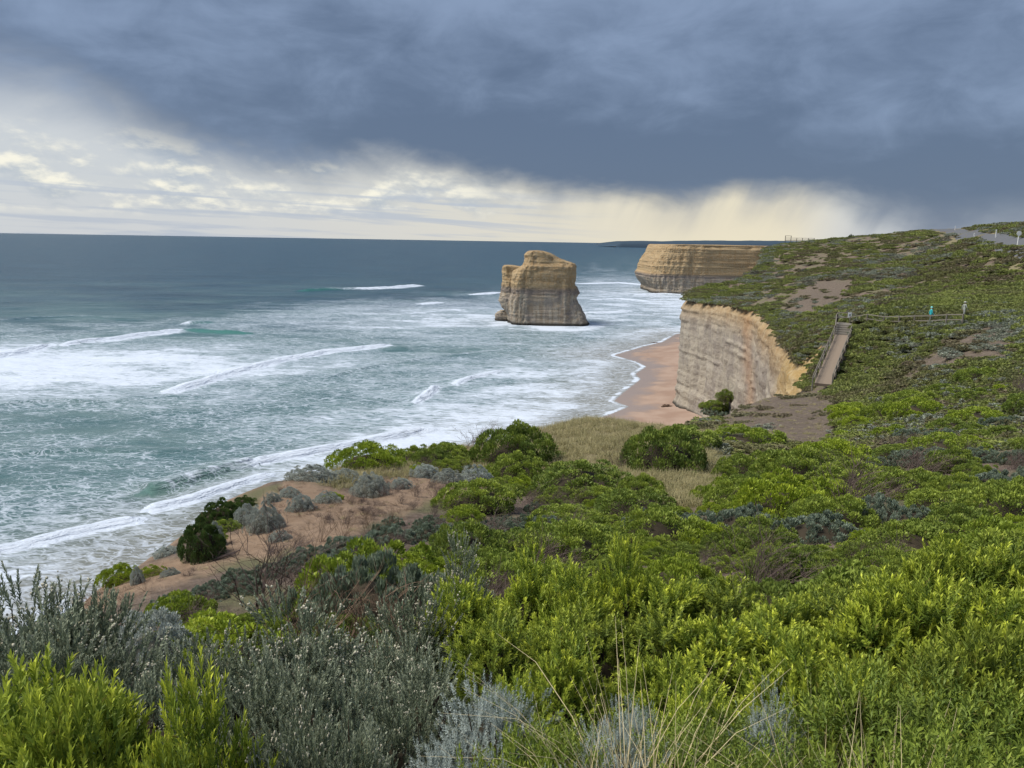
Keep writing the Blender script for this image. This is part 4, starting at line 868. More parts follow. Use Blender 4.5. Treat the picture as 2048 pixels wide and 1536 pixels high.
# ------------------------------------------------------------------ bushes of the middle distance that stand out one by one
MID = [  # kind, px, py at the foot, width px, height px, label
 ('G', 1325, 942, 186, 92, 'big round green bush alone in the dry grass of the knoll'),
 ('G', 1030, 935, 190, 92, 'large dark-green dome bush at the seaward edge, left of the grassy knoll'), ('G', 1035, 962, 130, 56, 'smaller green bush in front of the large dome bush'), ('Y', 735, 944, 160, 50, 'flat bright green bush on the cliff edge above the breaking wave'),
 ('G', 862, 934, 95, 40, 'small green bush on the edge between two larger ones'), ('G', 955, 1030, 190, 62, 'rounded green bush below the grey cushion bushes by the sand'), ('G', 1165, 992, 210, 60, 'green bush with bare purple twigs on its windward side'),
 ('Y', 1490, 896, 180, 36, 'long low bright-green bush behind the knoll grass, before the brown slope'), ('G', 1500, 955, 150, 55, None), ('G', 1600, 975, 200, 70, None), ('G', 1715, 985, 180, 60, None), ('G', 1490, 1020, 160, 62, None), ('G', 1270, 1035, 190, 56, None), ('G', 1130, 1050, 160, 44, None),
 ('C', 740, 990, 90, 52, 'grey cushion bush hanging over the sandy scarp'), ('C', 950, 968, 80, 42, 'pale round cushion bush at the top end of the bare sand'), ('C', 895, 965, 70, 32, None), ('C', 848, 955, 70, 26, None), ('C', 620, 965, 110, 34, 'spreading grey cushion bush on the rim above the sand'), ('C', 690, 962, 70, 24, None),
 ('C', 602, 1028, 62, 38, 'small round cushion bush alone in the middle of the bare sand'), ('C', 530, 1070, 80, 56, 'grey cushion bush on the sand, next to the dark green bush'), ('C', 495, 1050, 60, 40, None), ('C', 545, 1010, 40, 22, None),
 ('K', 405, 1118, 100, 84, 'dark green bush on the rim, tallest beside the bare sand'), ('K', 445, 1050, 80, 50, 'dark bush with a dead twig on the rim of the bluff'), ('K', 420, 1060, 60, 44, None), ('K', 490, 1020, 50, 26, None), ('C', 432, 1095, 40, 50, 'grey cushion bush tucked behind the dark rim bush'),
 ('C', 335, 1112, 60, 22, 'low grey bush at the lip of the bluff'), ('Y', 240, 1172, 80, 36, 'small green bush low on the sandy rim, lower left'), ('C', 275, 1168, 30, 36, None), ('Y', 305, 1150, 50, 20, None), ('C', 340, 1150, 40, 20, 'lowest grey cushion bush on the sand'), ('K', 195, 1185, 50, 20, None),
 ('Y', 430, 1278, 140, 40, None), ('Y', 350, 1288, 120, 38, None), ('Y', 510, 1262, 120, 38, None), ('T', 230, 1290, 110, 36, None), ('C', 655, 1010, 60, 26, None), ('C', 580, 1000, 50, 22, None), ('C', 800, 975, 60, 26, None), ('C', 560, 1085, 50, 24, None), ('Y', 665, 1000, 50, 14, None),
 ('T', 620, 1135, 130, 40, None), ('T', 700, 1112, 130, 44, None), ('T', 780, 1090, 130, 46, None), ('T', 860, 1082, 120, 46, None), ('T', 940, 1078, 120, 44, None), ('T', 1010, 1072, 110, 38, None), ('T', 1090, 1058, 100, 32, None), ('T', 560, 1160, 110, 36, None), ('T', 480, 1186, 110, 34, None), ('T', 405, 1206, 110, 32, None), ('T', 335, 1228, 100, 32, None), ('T', 740, 1150, 110, 36, None), ('T', 650, 1172, 110, 34, None),
 ('T', 1640, 1085, 220, 62, 'broad grey-green bush in the middle of the green thicket'), ('T', 1750, 1050, 130, 66, 'tall grey-green bush with dead twigs at its left side'), ('T', 1830, 1058, 110, 42, None), ('T', 1990, 985, 130, 46, 'grey-green bush by the right edge among green heath'), ('T', 1860, 935, 150, 34, None), ('T', 1960, 930, 90, 30, None)]
KIND = {'G': ('green_bush', B_GREEN, .70, 'rounded green bush in the thicket beyond the heath band', 'green bushes on the headland'), 'Y': ('green_bush', B_YEL, .58, 'low yellow-green bush in the middle of the slope', 'green bushes on the headland'),
        'C': ('cushion_bush', B_CUSH, .62, 'grey cushion bush along the sandy rim', 'cushion bushes along the sandy rim'), 'K': ('dark_bush', B_DARK, .82, 'dark green bush on the sandy rim', 'dark bushes along the sandy rim'), 'T': ('grey_green_bush', B_TEAL, .75, 'upright grey-green bush in the slope thicket', 'grey-green bushes on the headland')}
taken = []
for i, (k, px, py, w, h, lab) in enumerate(MID):
    q = hit(px, py, 6.5, 120)
    if q is None: continue
    nm, ms, uh, dl, g = KIND[k]; r = math.hypot(q[0], q[1]); sx = w * r / FPX / 2.05; sz = h * r / FPX / uh * .95
    v = np.array([q[0], q[1]]) / r; x, y = q[0] + v[0] * sx * .55, q[1] + v[1] * sx * .55
    o = plant(nm, ms[i % len(ms)], (x, y, gz(x, y) - .05), (sx, sx * .8, sz), rnd.uniform(-.4, .4), lab, 'bush', g); taken.append((x, y, sx))
# thicket filling the slope between them
rsx = np.random.RandomState(77); n = 12000
r = np.exp(rsx.uniform(math.log(5.6), math.log(62), n)); t = np.radians(rsx.uniform(-33, 38, n)); x = r * np.sin(t); y = r * np.cos(t)
z = land_z(x, y); sdv = edge_sd(x, y)[0]; qa, qb = proj(np.stack([x, y, z], 1))
n1 = fbm(x / 5, y / 5, seed=91) + .3 * rsx.normal(size=n)
teal = in_poly(qa, qb, Z_TEAL); yel = in_poly(qa, qb, Z_YEL)
teal |= (qa < 260) & (r < 13)
kk = np.where(teal, 2, np.where(yel, 1, np.where(n1 < .12, 0, np.where(n1 < .40, 1, 2))))
ss = (.32 + .95 * rsx.rand(n) ** 1.6) * (.72 + r / 50) * np.where(teal, .7, 1)
hh = ss * rsx.uniform(.62, 1.0, n) * np.where(kk == 1, .8, 1) * np.where(teal, .85, 1) * np.where(r > 36, .75, 1)
ta, tb_ = proj(np.stack([x, y, z + hh * .9], 1))
ok = (sdv > .8) & (qa > -60) & (qa < 2110) & (qb < 1345)
for zz in (Z_SAND, Z_GRASS, Z_BARE): ok &= ~in_poly(qa, qb, zz)
for zz in (Z_SAND, Z_GRASS, Z_BARE): ok &= ~((r < 70) & in_poly(ta, tb_, zz))
for bx, by in ((1325, 900), (1030, 890), (735, 920), (1490, 880), (1640, 1040), (1750, 1010)): ok &= ~((np.abs(ta - bx) < 80) & (np.abs(tb_ - by) < 42)) | (r > 60)
for q_ in (-1, 1): ok &= ~((r < 30) & in_poly(qa + q_ * ss * FPX / r * .8, tb_ + .3 * (qb - tb_), Z_SAND))
ok &= ~((qa < 330) & (r > 5) & (tb_ - ss * 20 < 1215 - qa * .02))
placed = 0
for i in np.nonzero(ok)[0]:
    if placed >= 430: break
    T_ = np.array(taken)
    if (np.hypot(T_[:, 0] - x[i], T_[:, 1] - y[i]) < .66 * (ss[i] + T_[:, 2])).any(): continue
    taken.append((x[i], y[i], ss[i])); placed += 1
    if rsx.rand() < .11 and r[i] > 7.5:
        o = empty('brushwood', (x[i], y[i], z[i]), None, 'brushwood', 'dry brushwood in the thicket', rsx.uniform(-.5, .5)); q_ = ss[i] * 1.3; o.scale = (q_ * 1.3, q_ * 1.3, q_ * .9)
        link('twigs', TWIGP[placed % 2], parent=o); RECS.append((o, 'brushwood')); continue
    nm, ms, uh, dl, g = KIND['GYT'[kk[i]]]
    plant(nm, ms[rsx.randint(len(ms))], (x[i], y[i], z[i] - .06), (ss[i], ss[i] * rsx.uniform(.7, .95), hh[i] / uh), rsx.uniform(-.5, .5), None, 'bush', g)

# ------------------------------------------------------------------ dead twigs and grass that stand out
TL = ['short straw tussock just right of the long bent grass', 'short straw tussock just left of the long bent grass', 'smaller green tussock beside the tall upright tussock', 'dry tussock behind the leaning bottom-right clump', 'low straw tuft at the foot of the tall upright tussock', 'low straw tuft between the tall tussock and the leaning clump',
      'low straw tuft below the round silver cushion', 'green grass tuft below the round silver cushion', 'dry tussock in the bottom right corner', 'green grass tuft beside the leaning bottom-right clump', 'small dry tuft right of the grass under the daisy bushes', 'low straw tuft at the bottom edge, centre right']
BL = ['upper clump of purple-brown brushwood beside the green bush', 'lower end of the purple-brown brushwood, by the grey path of soil', 'dry brush under the pale round cushion', 'dry brush right of that under the grey cushions', 'low dry brush below the hanging cushion bush', 'dry brush left of the hanging cushion bush']
DL = ['second bare shrub along the lower edge of the sand', 'third bare shrub along the lower edge of the sand', 'short bare shrub at the lower left of the row by the sand', 'bare shrub at the upper end of the row by the sand', 'smallest bare shrub, lowest of the row by the sand']
def at_foot(name, meshes, px, py, hpx, label, cat, group=None, uh=1.0, part='twigs', rmin=6.5):
    q = hit(px, py, rmin, 120)
    if q is None: return
    r = math.hypot(q[0], q[1]); s = hpx * r / FPX / uh
    o = empty(name, tuple(q), label, cat, group, rnd.uniform(-.5, .5)); o.scale = (s, s, s)
    link(part, meshes, parent=o); return o
for i, (px, py, h, lab) in enumerate([(640, 1085, 62, 'bare brown twigs along the lower edge of the bare sand'), (690, 1075, 66, None), (735, 1062, 60, None), (600, 1110, 40, None), (780, 1050, 46, None), (560, 1130, 36, None),
                                      (405, 1062, 44, 'pale dead twig sticking up from the rim bush, against the surf')]):
    at_foot('dead_shrub', TWIG[i % 3], px, py, h, lab or DL.pop(0), 'dead shrub', 'dead shrubs by the sand')
for i, (px, py, d, w, lab) in enumerate([(590, 1130, 7.5, .9, 'tall bare brown shrub rising from the yellow-green belt, left of centre'), (700, 1160, 7.0, .9, 'dry twiggy shrub behind the flowering daisy bushes'), (770, 1150, 7.2, .8, None)]):
    p = P(px, py, d); z = gz(p[0], p[1]); s = max(.4, p[2] - z) / .95
    o = empty('dead_shrub', (p[0], p[1], z), lab or ('dry twiggy shrub rising behind the cream-flowered daisy bush' if i == 2 else 'shortest dry twiggy shrub, in front of the tall bare brown one'), 'dead shrub', 'dry twigs in the thicket', rnd.uniform(-.4, .4)); o.scale = (s, s, s); link('twigs', TWIG[i % 3], parent=o)
for i, (px, py, h, lab) in enumerate([(1110, 1015, 50, 'purple-brown dead brushwood on the windward side of the green bush'), (1150, 1005, 48, None), (1080, 1025, 34, None), (990, 1000, 30, 'dry brown brush at the top of the sand'), (830, 1000, 34, None), (880, 992, 30, None), (800, 1010, 26, None), (720, 1010, 24, None)]):
    at_foot('brushwood', TWIGP[i % 2], px, py, h, lab or BL.pop(0), 'brushwood', 'dry brushwood round the sand')
for i, (px, py, h) in enumerate([(760, 992, 26), (790, 985, 24), (870, 1004, 28), (910, 990, 26), (940, 1002, 30), (965, 990, 24), (700, 1002, 20), (650, 1040, 18), (690, 1050, 26), (730, 1030, 24), (590, 1098, 30), (820, 1020, 26), (540, 1110, 24), (860, 980, 22)]):
    o = at_foot('brushwood', TWIGP[i % 2], px, py, h, None, 'brushwood', 'dry brushwood round the sand')
    if o: o.scale = (o.scale[0] * 1.7, o.scale[1] * 1.3, o.scale[2]); RECS.append((o, 'brushwood'))
# fallen stick on the sand
q0, q1 = hit(425, 1118), hit(480, 1106)
if q0 is not None and q1 is not None:
    mb = MB(); a = Vector(q0); b = Vector(q1); mb.tube([a + Vector((0, 0, .03)), a.lerp(b, .4) + Vector((0, 0, .05)), a.lerp(b, .75) + Vector((0, .05, .06)), b + Vector((0, 0, .12))], [.02, .03, .025, .012], 6)
    mb.tube([a.lerp(b, .7) + Vector((0, 0, .05)), a.lerp(b, .9) + Vector((.02, -.15, .1))], [.015, .006], 5)
    link('driftwood', mb.mesh('driftwood', M_DEADP), label='crooked dry stick lying on the bare sand', cat='stick')
# tall grass close to the camera
for i, (k, px, py, d, hh, lab) in enumerate([('S', 1290, 1500, 2.25, .8, 'clump of long bent straw-coloured grass, lower centre right'), ('S', 1350, 1560, 1.95, .62, None), ('S', 1210, 1560, 2.0, .6, None), ('G', 1690, 1440, 2.5, .75, 'tall upright green and straw tussock in the heath, right of centre'), ('G', 1650, 1490, 2.3, .55, None),
                                             ('S', 1800, 1560, 1.95, .7, 'leaning dry grass clump near the bottom right corner'), ('S', 1900, 1580, 1.9, .62, None), ('S', 1650, 1570, 1.9, .45, None), ('S', 1740, 1590, 1.85, .42, None), ('S', 1560, 1590, 1.85, .42, None), ('G', 1520, 1560, 1.95, .4, None), ('S', 1980, 1600, 1.85, .5, None), ('G', 1850, 1600, 1.85, .4, None),
                                             ('S', 610, 1560, 1.95, .5, 'dry grass clump at the foot of the dark daisy bushes'), ('S', 700, 1590, 1.85, .34, None), ('G', 970, 1580, 1.9, .5, 'thin upright grass in front of the silver cushion bush'), ('S', 80, 1590, 1.85, .55, 'single dry grass clump in the lower left corner'), ('S', 1420, 1600, 1.8, .4, None)]):
    p = P(px, py, d); z = gz(p[0], p[1])
    o = empty('grass_tussock', (p[0], p[1], z), lab or TL.pop(0), 'grass', 'grass tussocks at the bottom edge', rnd.uniform(0, 6.28)); s = hh / .75
    o.scale = (s, s, s); link('blades', (TUS_S if k == 'S' else TUS_G)[i % 3], parent=o)

# labels for the plants that have none yet: counted off from something one can find
MARKS = [(1325, 900, 'the big round bush in the knoll grass'), (1030, 890, 'the large dome bush on the seaward edge'), (735, 920, 'the flat bush above the breaking wave'), (955, 1000, 'the bush below the pale cushions'),
         (1165, 960, 'the bush with bare purple twigs'), (1490, 880, 'the long low bush before the brown bank'), (1640, 1050, 'the broad grey-green bush'), (1750, 1015, 'the tall grey-green bush'), (1990, 960, 'the grey-green bush at the right edge'),
         (602, 1010, 'the lone cushion on the sand'), (405, 1080, 'the tallest dark rim bush'), (280, 1215, 'the blue-grey cushion at lower left'), (1245, 1085, 'the pale shoot above the heath'),
         (920, 1085, 'the small white-topped grey bush'), (590, 1205, 'the broad cream-flowered daisy bush'), (385, 1345, 'the lone upright lime-green shrub'), (985, 1385, 'the pale silver cushion at bottom centre'), (1535, 1385, 'the round silver cushion in tall grass'),
         (1690, 1330, 'the tall upright tussock'), (110, 1410, 'the heath in the lower left corner'), (690, 1060, 'the bare brown twigs by the sand'), (830, 1180, 'the daisy bush against the heath band'), (1560, 830, 'the bare brown bank'), (1940, 690, 'the bare scar on the hillside'), (2000, 1300, 'the bright heath at the right edge')]
WORD = {'brushwood': 'dry brushwood clump', 'green_bush': 'green bush', 'grey_green_bush': 'grey-green bush', 'heath_shrub': 'yellow-green shrub', 'daisy_bush': 'dark daisy bush', 'cushion_bush': 'silvery cushion', 'leafy_shrub': 'leafy green shrub', 'dark_bush': 'dark bush'}
ORD = ['first', 'second', 'third', 'fourth', 'fifth', 'sixth', 'seventh', 'eighth', 'ninth', 'tenth'] + ['%dth' % i for i in range(11, 90)]
cen = np.array([[*o.location[:2], o.location[2] + .35 * o.scale[2]] for o, _ in RECS]); ca, cb = proj(cen)
opt = {}
for mx_, my_, ph in MARKS:
    dx = ca - mx_; dy = (cb - my_) * 1.8; dist = np.hypot(dx, dy)
    sec = np.where(np.abs(dx) > np.abs(dy), np.where(dx > 0, 0, 1), np.where(dy > 0, 2, 3))
    for q, dn_ in enumerate(('to the right of', 'to the left of', 'below', 'above')):
        for kn in WORD:
            ids = [i for i in range(len(RECS)) if sec[i] == q and RECS[i][1] == kn]
            ids.sort(key=lambda i: dist[i])
            for rk_, i in enumerate(ids): opt.setdefault(i, []).append((rk_ + dist[i] / 4000, rk_, dn_, ph))
for i, (o, kn) in enumerate(RECS):
    if 'label' in o or i not in opt: continue
    _, rk_, dn_, ph = min(opt[i]); o['label'] = '%s, %s %s %s' % (WORD[kn], ORD[rk_], dn_, ph)

# ------------------------------------------------------------------ heath and grass that run together into one mass
src_n = [0]
def scatter(name, srcs, pts, rz, sc, idx, label):
    """one 'stuff' object: instances of a few source plants on the given points"""
    c = bpy.data.collections.new(name + '_source')
    for i, s in enumerate(srcs):
        if isinstance(s, tuple):                      # foliage and inner dome joined
            import bmesh
            bm = bmesh.new(); mats = []
            V = []; Fc = []; tp = []; rn = []; mi = []
            for j, m in enumerate(s[:2]):
                v = np.empty(len(m.vertices) * 3, np.float32); m.vertices.foreach_get('co', v); f = np.empty(len(m.loops), np.int32); m.loops.foreach_get('vertex_index', f)
                b = sum(len(x) for x in V); V.append(v.reshape(-1, 3)); Fc.append(f.reshape(-1, 4) + b); mi += [j] * (len(f) // 4); mats.append(m.materials[0])
                for nm, lst in (('tip', tp), ('rnd', rn)):
                    a = m.attributes.get(nm); w = np.zeros(len(m.vertices), np.float32)
                    if a: a.data.foreach_get('value', w)
                    lst.append(w)
            bm.free()
            s = np_mesh(name + '_plant', np.concatenate(V), np.concatenate(Fc), dict(tip=np.concatenate(tp), rnd=np.concatenate(rn)), False, mats, mi)
        o = bpy.data.objects.new('%s_source_%02d' % (name, i), s); c.objects.link(o)
    m = bpy.data.meshes.new(name); m.vertices.add(len(pts)); m.vertices.foreach_set('co', np.asarray(pts, np.float32).ravel()); m.update()
    for nm, typ, val, key in (('rot', 'FLOAT_VECTOR', np.stack([np.zeros(len(pts)), np.zeros(len(pts)), rz], 1), 'vector'), ('scl', 'FLOAT_VECTOR', sc, 'vector'), ('pick', 'INT', idx, 'value')):
        a = m.attributes.new(nm, typ, 'POINT'); a.data.foreach_set(key, np.ascontiguousarray(val, np.int32 if typ == 'INT' else np.float32).ravel())
    o = link(name, m, kind='stuff', label=label, cat='litter' if 'litter' in name else 'heath' if 'grass' not in name else 'grass')
    g = bpy.data.node_groups.new(name + '_scatter', 'GeometryNodeTree')
    g.interface.new_socket('Geometry', in_out='INPUT', socket_type='NodeSocketGeometry'); g.interface.new_socket('Geometry', in_out='OUTPUT', socket_type='NodeSocketGeometry')
    gi = g.nodes.new('NodeGroupInput'); go = g.nodes.new('NodeGroupOutput'); ip = g.nodes.new('GeometryNodeInstanceOnPoints'); ci_ = g.nodes.new('GeometryNodeCollectionInfo')
    ci_.inputs['Collection'].default_value = c; ci_.inputs['Separate Children'].default_value = True; ci_.inputs['Reset Children'].default_value = True
    ip.inputs['Pick Instance'].default_value = True
    def na(nm, t): n = g.nodes.new('GeometryNodeInputNamedAttribute'); n.data_type = t; n.inputs['Name'].default_value = nm; return n.outputs['Attribute']
    L = g.links.new
    L(gi.outputs[0], ip.inputs['Points']); L(ci_.outputs[0], ip.inputs['Instance']); L(na('pick', 'INT'), ip.inputs['Instance Index'])
    e2r = g.nodes.new('FunctionNodeEulerToRotation'); L(na('rot', 'FLOAT_VECTOR'), e2r.inputs[0]); L(e2r.outputs[0], ip.inputs['Rotation']); L(na('scl', 'FLOAT_VECTOR'), ip.inputs['Scale']); L(ip.outputs[0], go.inputs[0])
    md = o.modifiers.new('scatter', 'NODES'); md.node_group = g
    return o
# far heath: density falls with distance, kinds drift in patches
rs = np.random.RandomState(123); n = 72000
r = np.sqrt(rs.uniform(38 ** 2, 130 ** 2, n)); k = rs.rand(n) < .62; r = np.where(k, np.exp(rs.uniform(math.log(38), math.log(470), n)), r)
t = np.radians(rs.uniform(4, 50, n)); x = r * np.sin(t); y = r * np.cos(t)
k3 = rs.rand(n) < .05; u_ = rs.randint(0, len(path), n); w_ = rs.uniform(.2, 3.6, n); x = np.where(k3, path[u_, 0] - nrm2[u_, 0] * w_, x); y = np.where(k3, path[u_, 1] - nrm2[u_, 1] * w_, y)
k2 = (rs.rand(n) < .06) & ~k3; y = np.where(k2, rs.uniform(450, 900, n), y); x = np.where(k2, rs.uniform(130, 480, n), x); r = np.hypot(x, y)
sdv, ii = edge_sd(x, y); z = land_z(x, y)
rim_ = (EK[ii] > 2.5) & (sdv < 2.4); z = np.where(rim_, tps(x, y) - .1, z)
px, py = proj(np.stack([x, y, z], 1))
ok = (sdv > np.where(EK[ii] > 2.5, .1, -.6)) & (px > 1100) & (px < 2900) & (py < 905)
RAMP = [(1626, 790), (1644, 745), (1668, 690), (1670, 640), (1700, 640), (1700, 700), (1684, 735), (1662, 785)]
ROADZ = [(1870, 450), (1935, 458), (2048, 474), (2120, 484), (2120, 505), (2030, 492), (1925, 474), (1870, 464)]
for zz in (RAMP, ROADZ): ok &= ~in_poly(px, py, zz)
bare = np.maximum.reduce([in_poly(px, py, zz).astype(float) for zz in (Z_BARE, Z_BARE2, Z_BARE3)]); ok &= (bare < .5) | (rs.rand(n) < .12); ok &= fbm(x / 16, y / 16, seed=150) + .5 * rs.rand(n) < .62
tx, ty = proj(np.stack([x, y, z + .5], 1)); ok &= ~((in_poly(tx, ty, Z_BARE) | in_poly(tx, ty, Z_GRASS)) & (rs.rand(n) < .9))
ok &= ~in_poly(px, py, Z_GRASS)
x, y, z, r, px, py, bare = [v[ok] for v in (x, y, z, r, px, py, bare)]; n = len(x)
n1 = fbm(x / 30, y / 30, seed=140) + .25 * rs.normal(size=n); n2 = fbm(x / 11, y / 11, seed=141) + .3 * rs.normal(size=n)
grey = (((px > 1560) & (px < 2048) & (py > 600) & (py < 720)) * .35 + ((px < 1560) & (py < 720)) * .2 - ((py > 780)) * .15)
kind = np.where(n1 + grey > .32, 1, np.where((n2 > .30) | (bare > .5), 2, 0))
s = (.28 + .50 * rs.rand(n) ** 2) * np.clip(.8 + r / 160, .8, 2.6)
sc = np.stack([s * rs.uniform(1.0, 1.9, n), s * rs.uniform(.7, 1.1, n), s * rs.uniform(.5, 1.0, n)], 1)
rz = rs.normal(0, .35, n); zz = z - .05 * s
for kk, nm, src, lab in ((0, 'green_heath', FAR_G, 'low wind-clipped green heath covering the hillside'), (1, 'grey_heath', FAR_S, 'low silver-grey heath in patches on the hillside'), (2, 'dark_heath', FAR_D, 'dark brownish heath between the green patches')):
    q = kind == kk
    scatter(nm, src, np.stack([x, y, zz], 1)[q], rz[q], sc[q], rs.randint(0, len(src), q.sum()), lab)
# litter, tufts and small seedlings on the bare sand
n = 5000; r = rs.uniform(12, 32, n); t = np.radians(rs.uniform(-34, 2, n)); x = r * np.sin(t); y = r * np.cos(t); z = land_z(x, y); px, py = proj(np.stack([x, y, z], 1)); sdv, _ = edge_sd(x, y)
ok = in_poly(px, py, Z_SAND) & (sdv > -1.5) & (fbm(x / 2.2, y / 2.2, seed=155) + .35 * rs.normal(size=n) > .28); x, y, z = x[ok], y[ok], z[ok]; n = len(x); s = rs.uniform(.12, .32, n)
scatter('sand_litter', [TWIG[0], TWIGP[0], TUS_K[0], TWIG[1]], np.stack([x, y, z], 1), rs.uniform(0, 6.28, n), np.stack([s * 1.4, s * 1.4, s * .6], 1), rs.randint(0, 4, n), 'dry twigs and tufts scattered over the bare sand')
# dry grass on the knoll, and thin grass on the brown slope
n = 9000; r = rs.uniform(18, 50, n); t = np.radians(rs.uniform(-22, 20, n)); x = r * np.sin(t); y = r * np.cos(t); z = land_z(x, y); px, py = proj(np.stack([x, y, z], 1)); sdv, _ = edge_sd(x, y)
big = [(640, 985), (700, 900), (900, 880), (1080, 840), (1180, 815), (1300, 845), (1440, 862), (1440, 985), (1400, 1020), (1240, 1000), (1130, 950), (900, 945)]
ok = in_poly(px, py, big) & (sdv > -1.0) & (~in_poly(px, py, Z_SAND) | (rs.rand(n) < .22)); x, y, z = x[ok], y[ok], z[ok]; n = len(x)
s = rs.uniform(.5, 1.05, n); scatter('knoll_grass', TUS_K, np.stack([x, y, z - .02], 1), rs.uniform(0, 6.28, n), np.stack([s, s, s * rs.uniform(.8, 1.2, n)], 1), rs.randint(0, 3, n), 'dry olive grass covering the knoll above the beach')
n = 1600; r = np.exp(rs.uniform(math.log(44), math.log(105), n)); t = np.radians(rs.uniform(13, 35, n)); x = r * np.sin(t); y = r * np.cos(t); z = land_z(x, y); px, py = proj(np.stack([x, y, z], 1)); sdv, _ = edge_sd(x, y)
ok = np.logical_or.reduce([in_poly(px, py, q) for q in (Z_BARE, Z_BARE2)]) & (sdv > .2); x, y, z = x[ok], y[ok], z[ok]; n = len(x)
s = rs.uniform(.4, .8, n); scatter('slope_grass', TUS_K[:2], np.stack([x, y, z - .02], 1), rs.uniform(0, 6.28, n), np.stack([s, s, s * .6], 1), rs.randint(0, 2, n), 'thin brown grass on the bare bank')
# matted dry grass under the near shrubs
n = 700; r = rs.uniform(1.3, 3.0, n); t = np.radians(rs.uniform(-40, 40, n)); x = r * np.sin(t); y = r * np.cos(t); z = land_z(x, y)
px, py = proj(np.stack([x, y, z + .1], 1)); ok = (px > 1150) | (rs.rand(n) < .3); x, y, z = x[ok], y[ok], z[ok]; n = len(x); s = rs.uniform(.25, .5, n)
scatter('grass_mat', TUS_S + TUS_G, np.stack([x, y, z], 1), rs.uniform(0, 6.28, n), np.stack([s * 1.2, s * 1.2, s * .7], 1), rs.randint(0, 6, n), 'matted dry grass under the nearest shrubs')

# the same thicket carries on to both sides of the view
n = 2600; r = np.exp(rs.uniform(math.log(2.2), math.log(48), n)); t = np.radians(np.where(rs.rand(n) < .75, rs.uniform(37.5, 72, n), rs.uniform(-66, -37, n))); x = r * np.sin(t); y = r * np.cos(t); z = land_z(x, y); sdv, _ = edge_sd(x, y)
px, py = proj(np.stack([x, y, z + .4], 1)); s = rs.uniform(.35, .7, n) * (.7 + r / 40); ok = (sdv > .8) & ((px - s * 900 / r > 2080) | (px + s * 900 / r < -40))
x, y, z, s = x[ok], y[ok], z[ok], s[ok]; n = len(x)
scatter('side_heath', B_GREEN[:2] + B_YEL[:1], np.stack([x, y, z - .05], 1), rs.uniform(0, 6.28, n), np.stack([s, s * .85, s * .95], 1), rs.randint(0, 3, n), 'green coastal heath carrying on beyond both edges of the view')
# ------------------------------------------------------------------ timber stairs and ramp down to the beach
M_WOOD = plain_mat('weathered_timber', (0.135, 0.12, 0.10), (0.23, 0.21, 0.18), 14, .8, .2)
M_WOODD = plain_mat('dark_timber', (0.060, 0.052, 0.045), (0.11, 0.095, 0.08), 14)
M_PATH = plain_mat('gravel_path', (0.19, 0.15, 0.115), (0.26, 0.21, 0.165), 18, .9, .1)
M_WHITE = plain_mat('white_paint', (0.70, 0.70, 0.68), (0.80, 0.80, 0.78), 20, .5, .3)
M_MARK = plain_mat('grey_print', (0.10, 0.11, 0.12), (0.14, 0.15, 0.16), 20)
B3 = Vector(P(1645, 774, 81)); T3 = Vector(P(1685, 676, 94)); L3 = Vector(P(1687, 654, 97.5)); L4 = Vector(P(1689, 651, 100))
for v in (B3, T3, L3, L4): v.z += .35
W = 1.55
st = empty('stairway', (B3.x, B3.y, gz(B3.x, B3.y)), 'gravel ramp with timber steps and handrails leading down to the beach', 'stairway')
def sp(name, mesh, root=st): return part_at(name, mesh, root)
def side(a, b): d = (b - a); d.z = 0; d.normalize(); return Vector((d.y, -d.x, 0))      # to the right going up
rt = side(B3, T3)
mb = MB(); n = 8
for i in range(n):
    a = B3.lerp(T3, i / n); b = B3.lerp(T3, (i + 1) / n); mb.beam(a - Vector((0, 0, .15)), b - Vector((0, 0, .15)), W, .3)
sp('ramp', mb.mesh('ramp', M_PATH))
ns = 5
for i in range(ns):
    a = T3.lerp(L3, i / ns); b = T3.lerp(L3, (i + 1) / ns); z = b.z
    mb = MB().beam(Vector((a.x, a.y, z - .1)), Vector((b.x, b.y, z - .1)), W, .2); mb.beam(Vector((a.x, a.y, z - .22)) - rt * W / 2, Vector((a.x, a.y, z - .22)) + rt * W / 2, .08, .42)
    sp('step', mb.mesh('step', M_WOOD))
sp('landing', MB().beam(L3 - Vector((0, 0, .08)), L4 - Vector((0, 0, .08)), W + .2, .16).mesh('landing', M_WOOD))
def rail_run(pts, h=1.05, root=st, gap=2.4, w=.10):
    for a, b in zip(pts[:-1], pts[1:]):
        L = (b - a).length; k = max(1, round(L / gap))
        for i in range(k + 1 if b is pts[-1] else k):
            q = a.lerp(b, i / k); sp('post', MB().beam(q - Vector((0, 0, .5)), q + Vector((0, 0, h)), w).mesh('post', M_WOOD), root)
        for zz in (h, h * .55): sp('rail', MB().beam(a + Vector((0, 0, zz)), b + Vector((0, 0, zz)), .06, .12).mesh('rail', M_WOOD), root)
rail_run([B3 - rt * W * .55 - (T3 - B3) * .06, B3.lerp(T3, .45) - rt * W * .55, T3 - rt * W * .55, L3 - rt * W * .55, L4 - rt * W * .55])
rail_run([L4 - rt * W * .55, L4 + rt * W * .6], h=1.15)
rail_run([B3 + rt * W * .55, B3.lerp(T3, .5) + rt * W * .55, T3 + rt * W * .55])
sb = L4 + rt * W * .28 + Vector((0, -.12, .95))
sg = empty('sign', (sb.x, sb.y, sb.z - .35), 'small white notice board on the rail at the top of the stairs', 'sign')
sp('board', MB().beam(sb - Vector((0, 0, .32)), sb + Vector((0, 0, .32)), .46, .03, up=(0, 1, 0)).mesh('board', M_WHITE), sg)
sp('print', MB().beam(sb + Vector((0, -.022, -.10)), sb + Vector((0, -.022, .08)), .20, .006, up=(0, 1, 0)).mesh('print', M_MARK), sg)
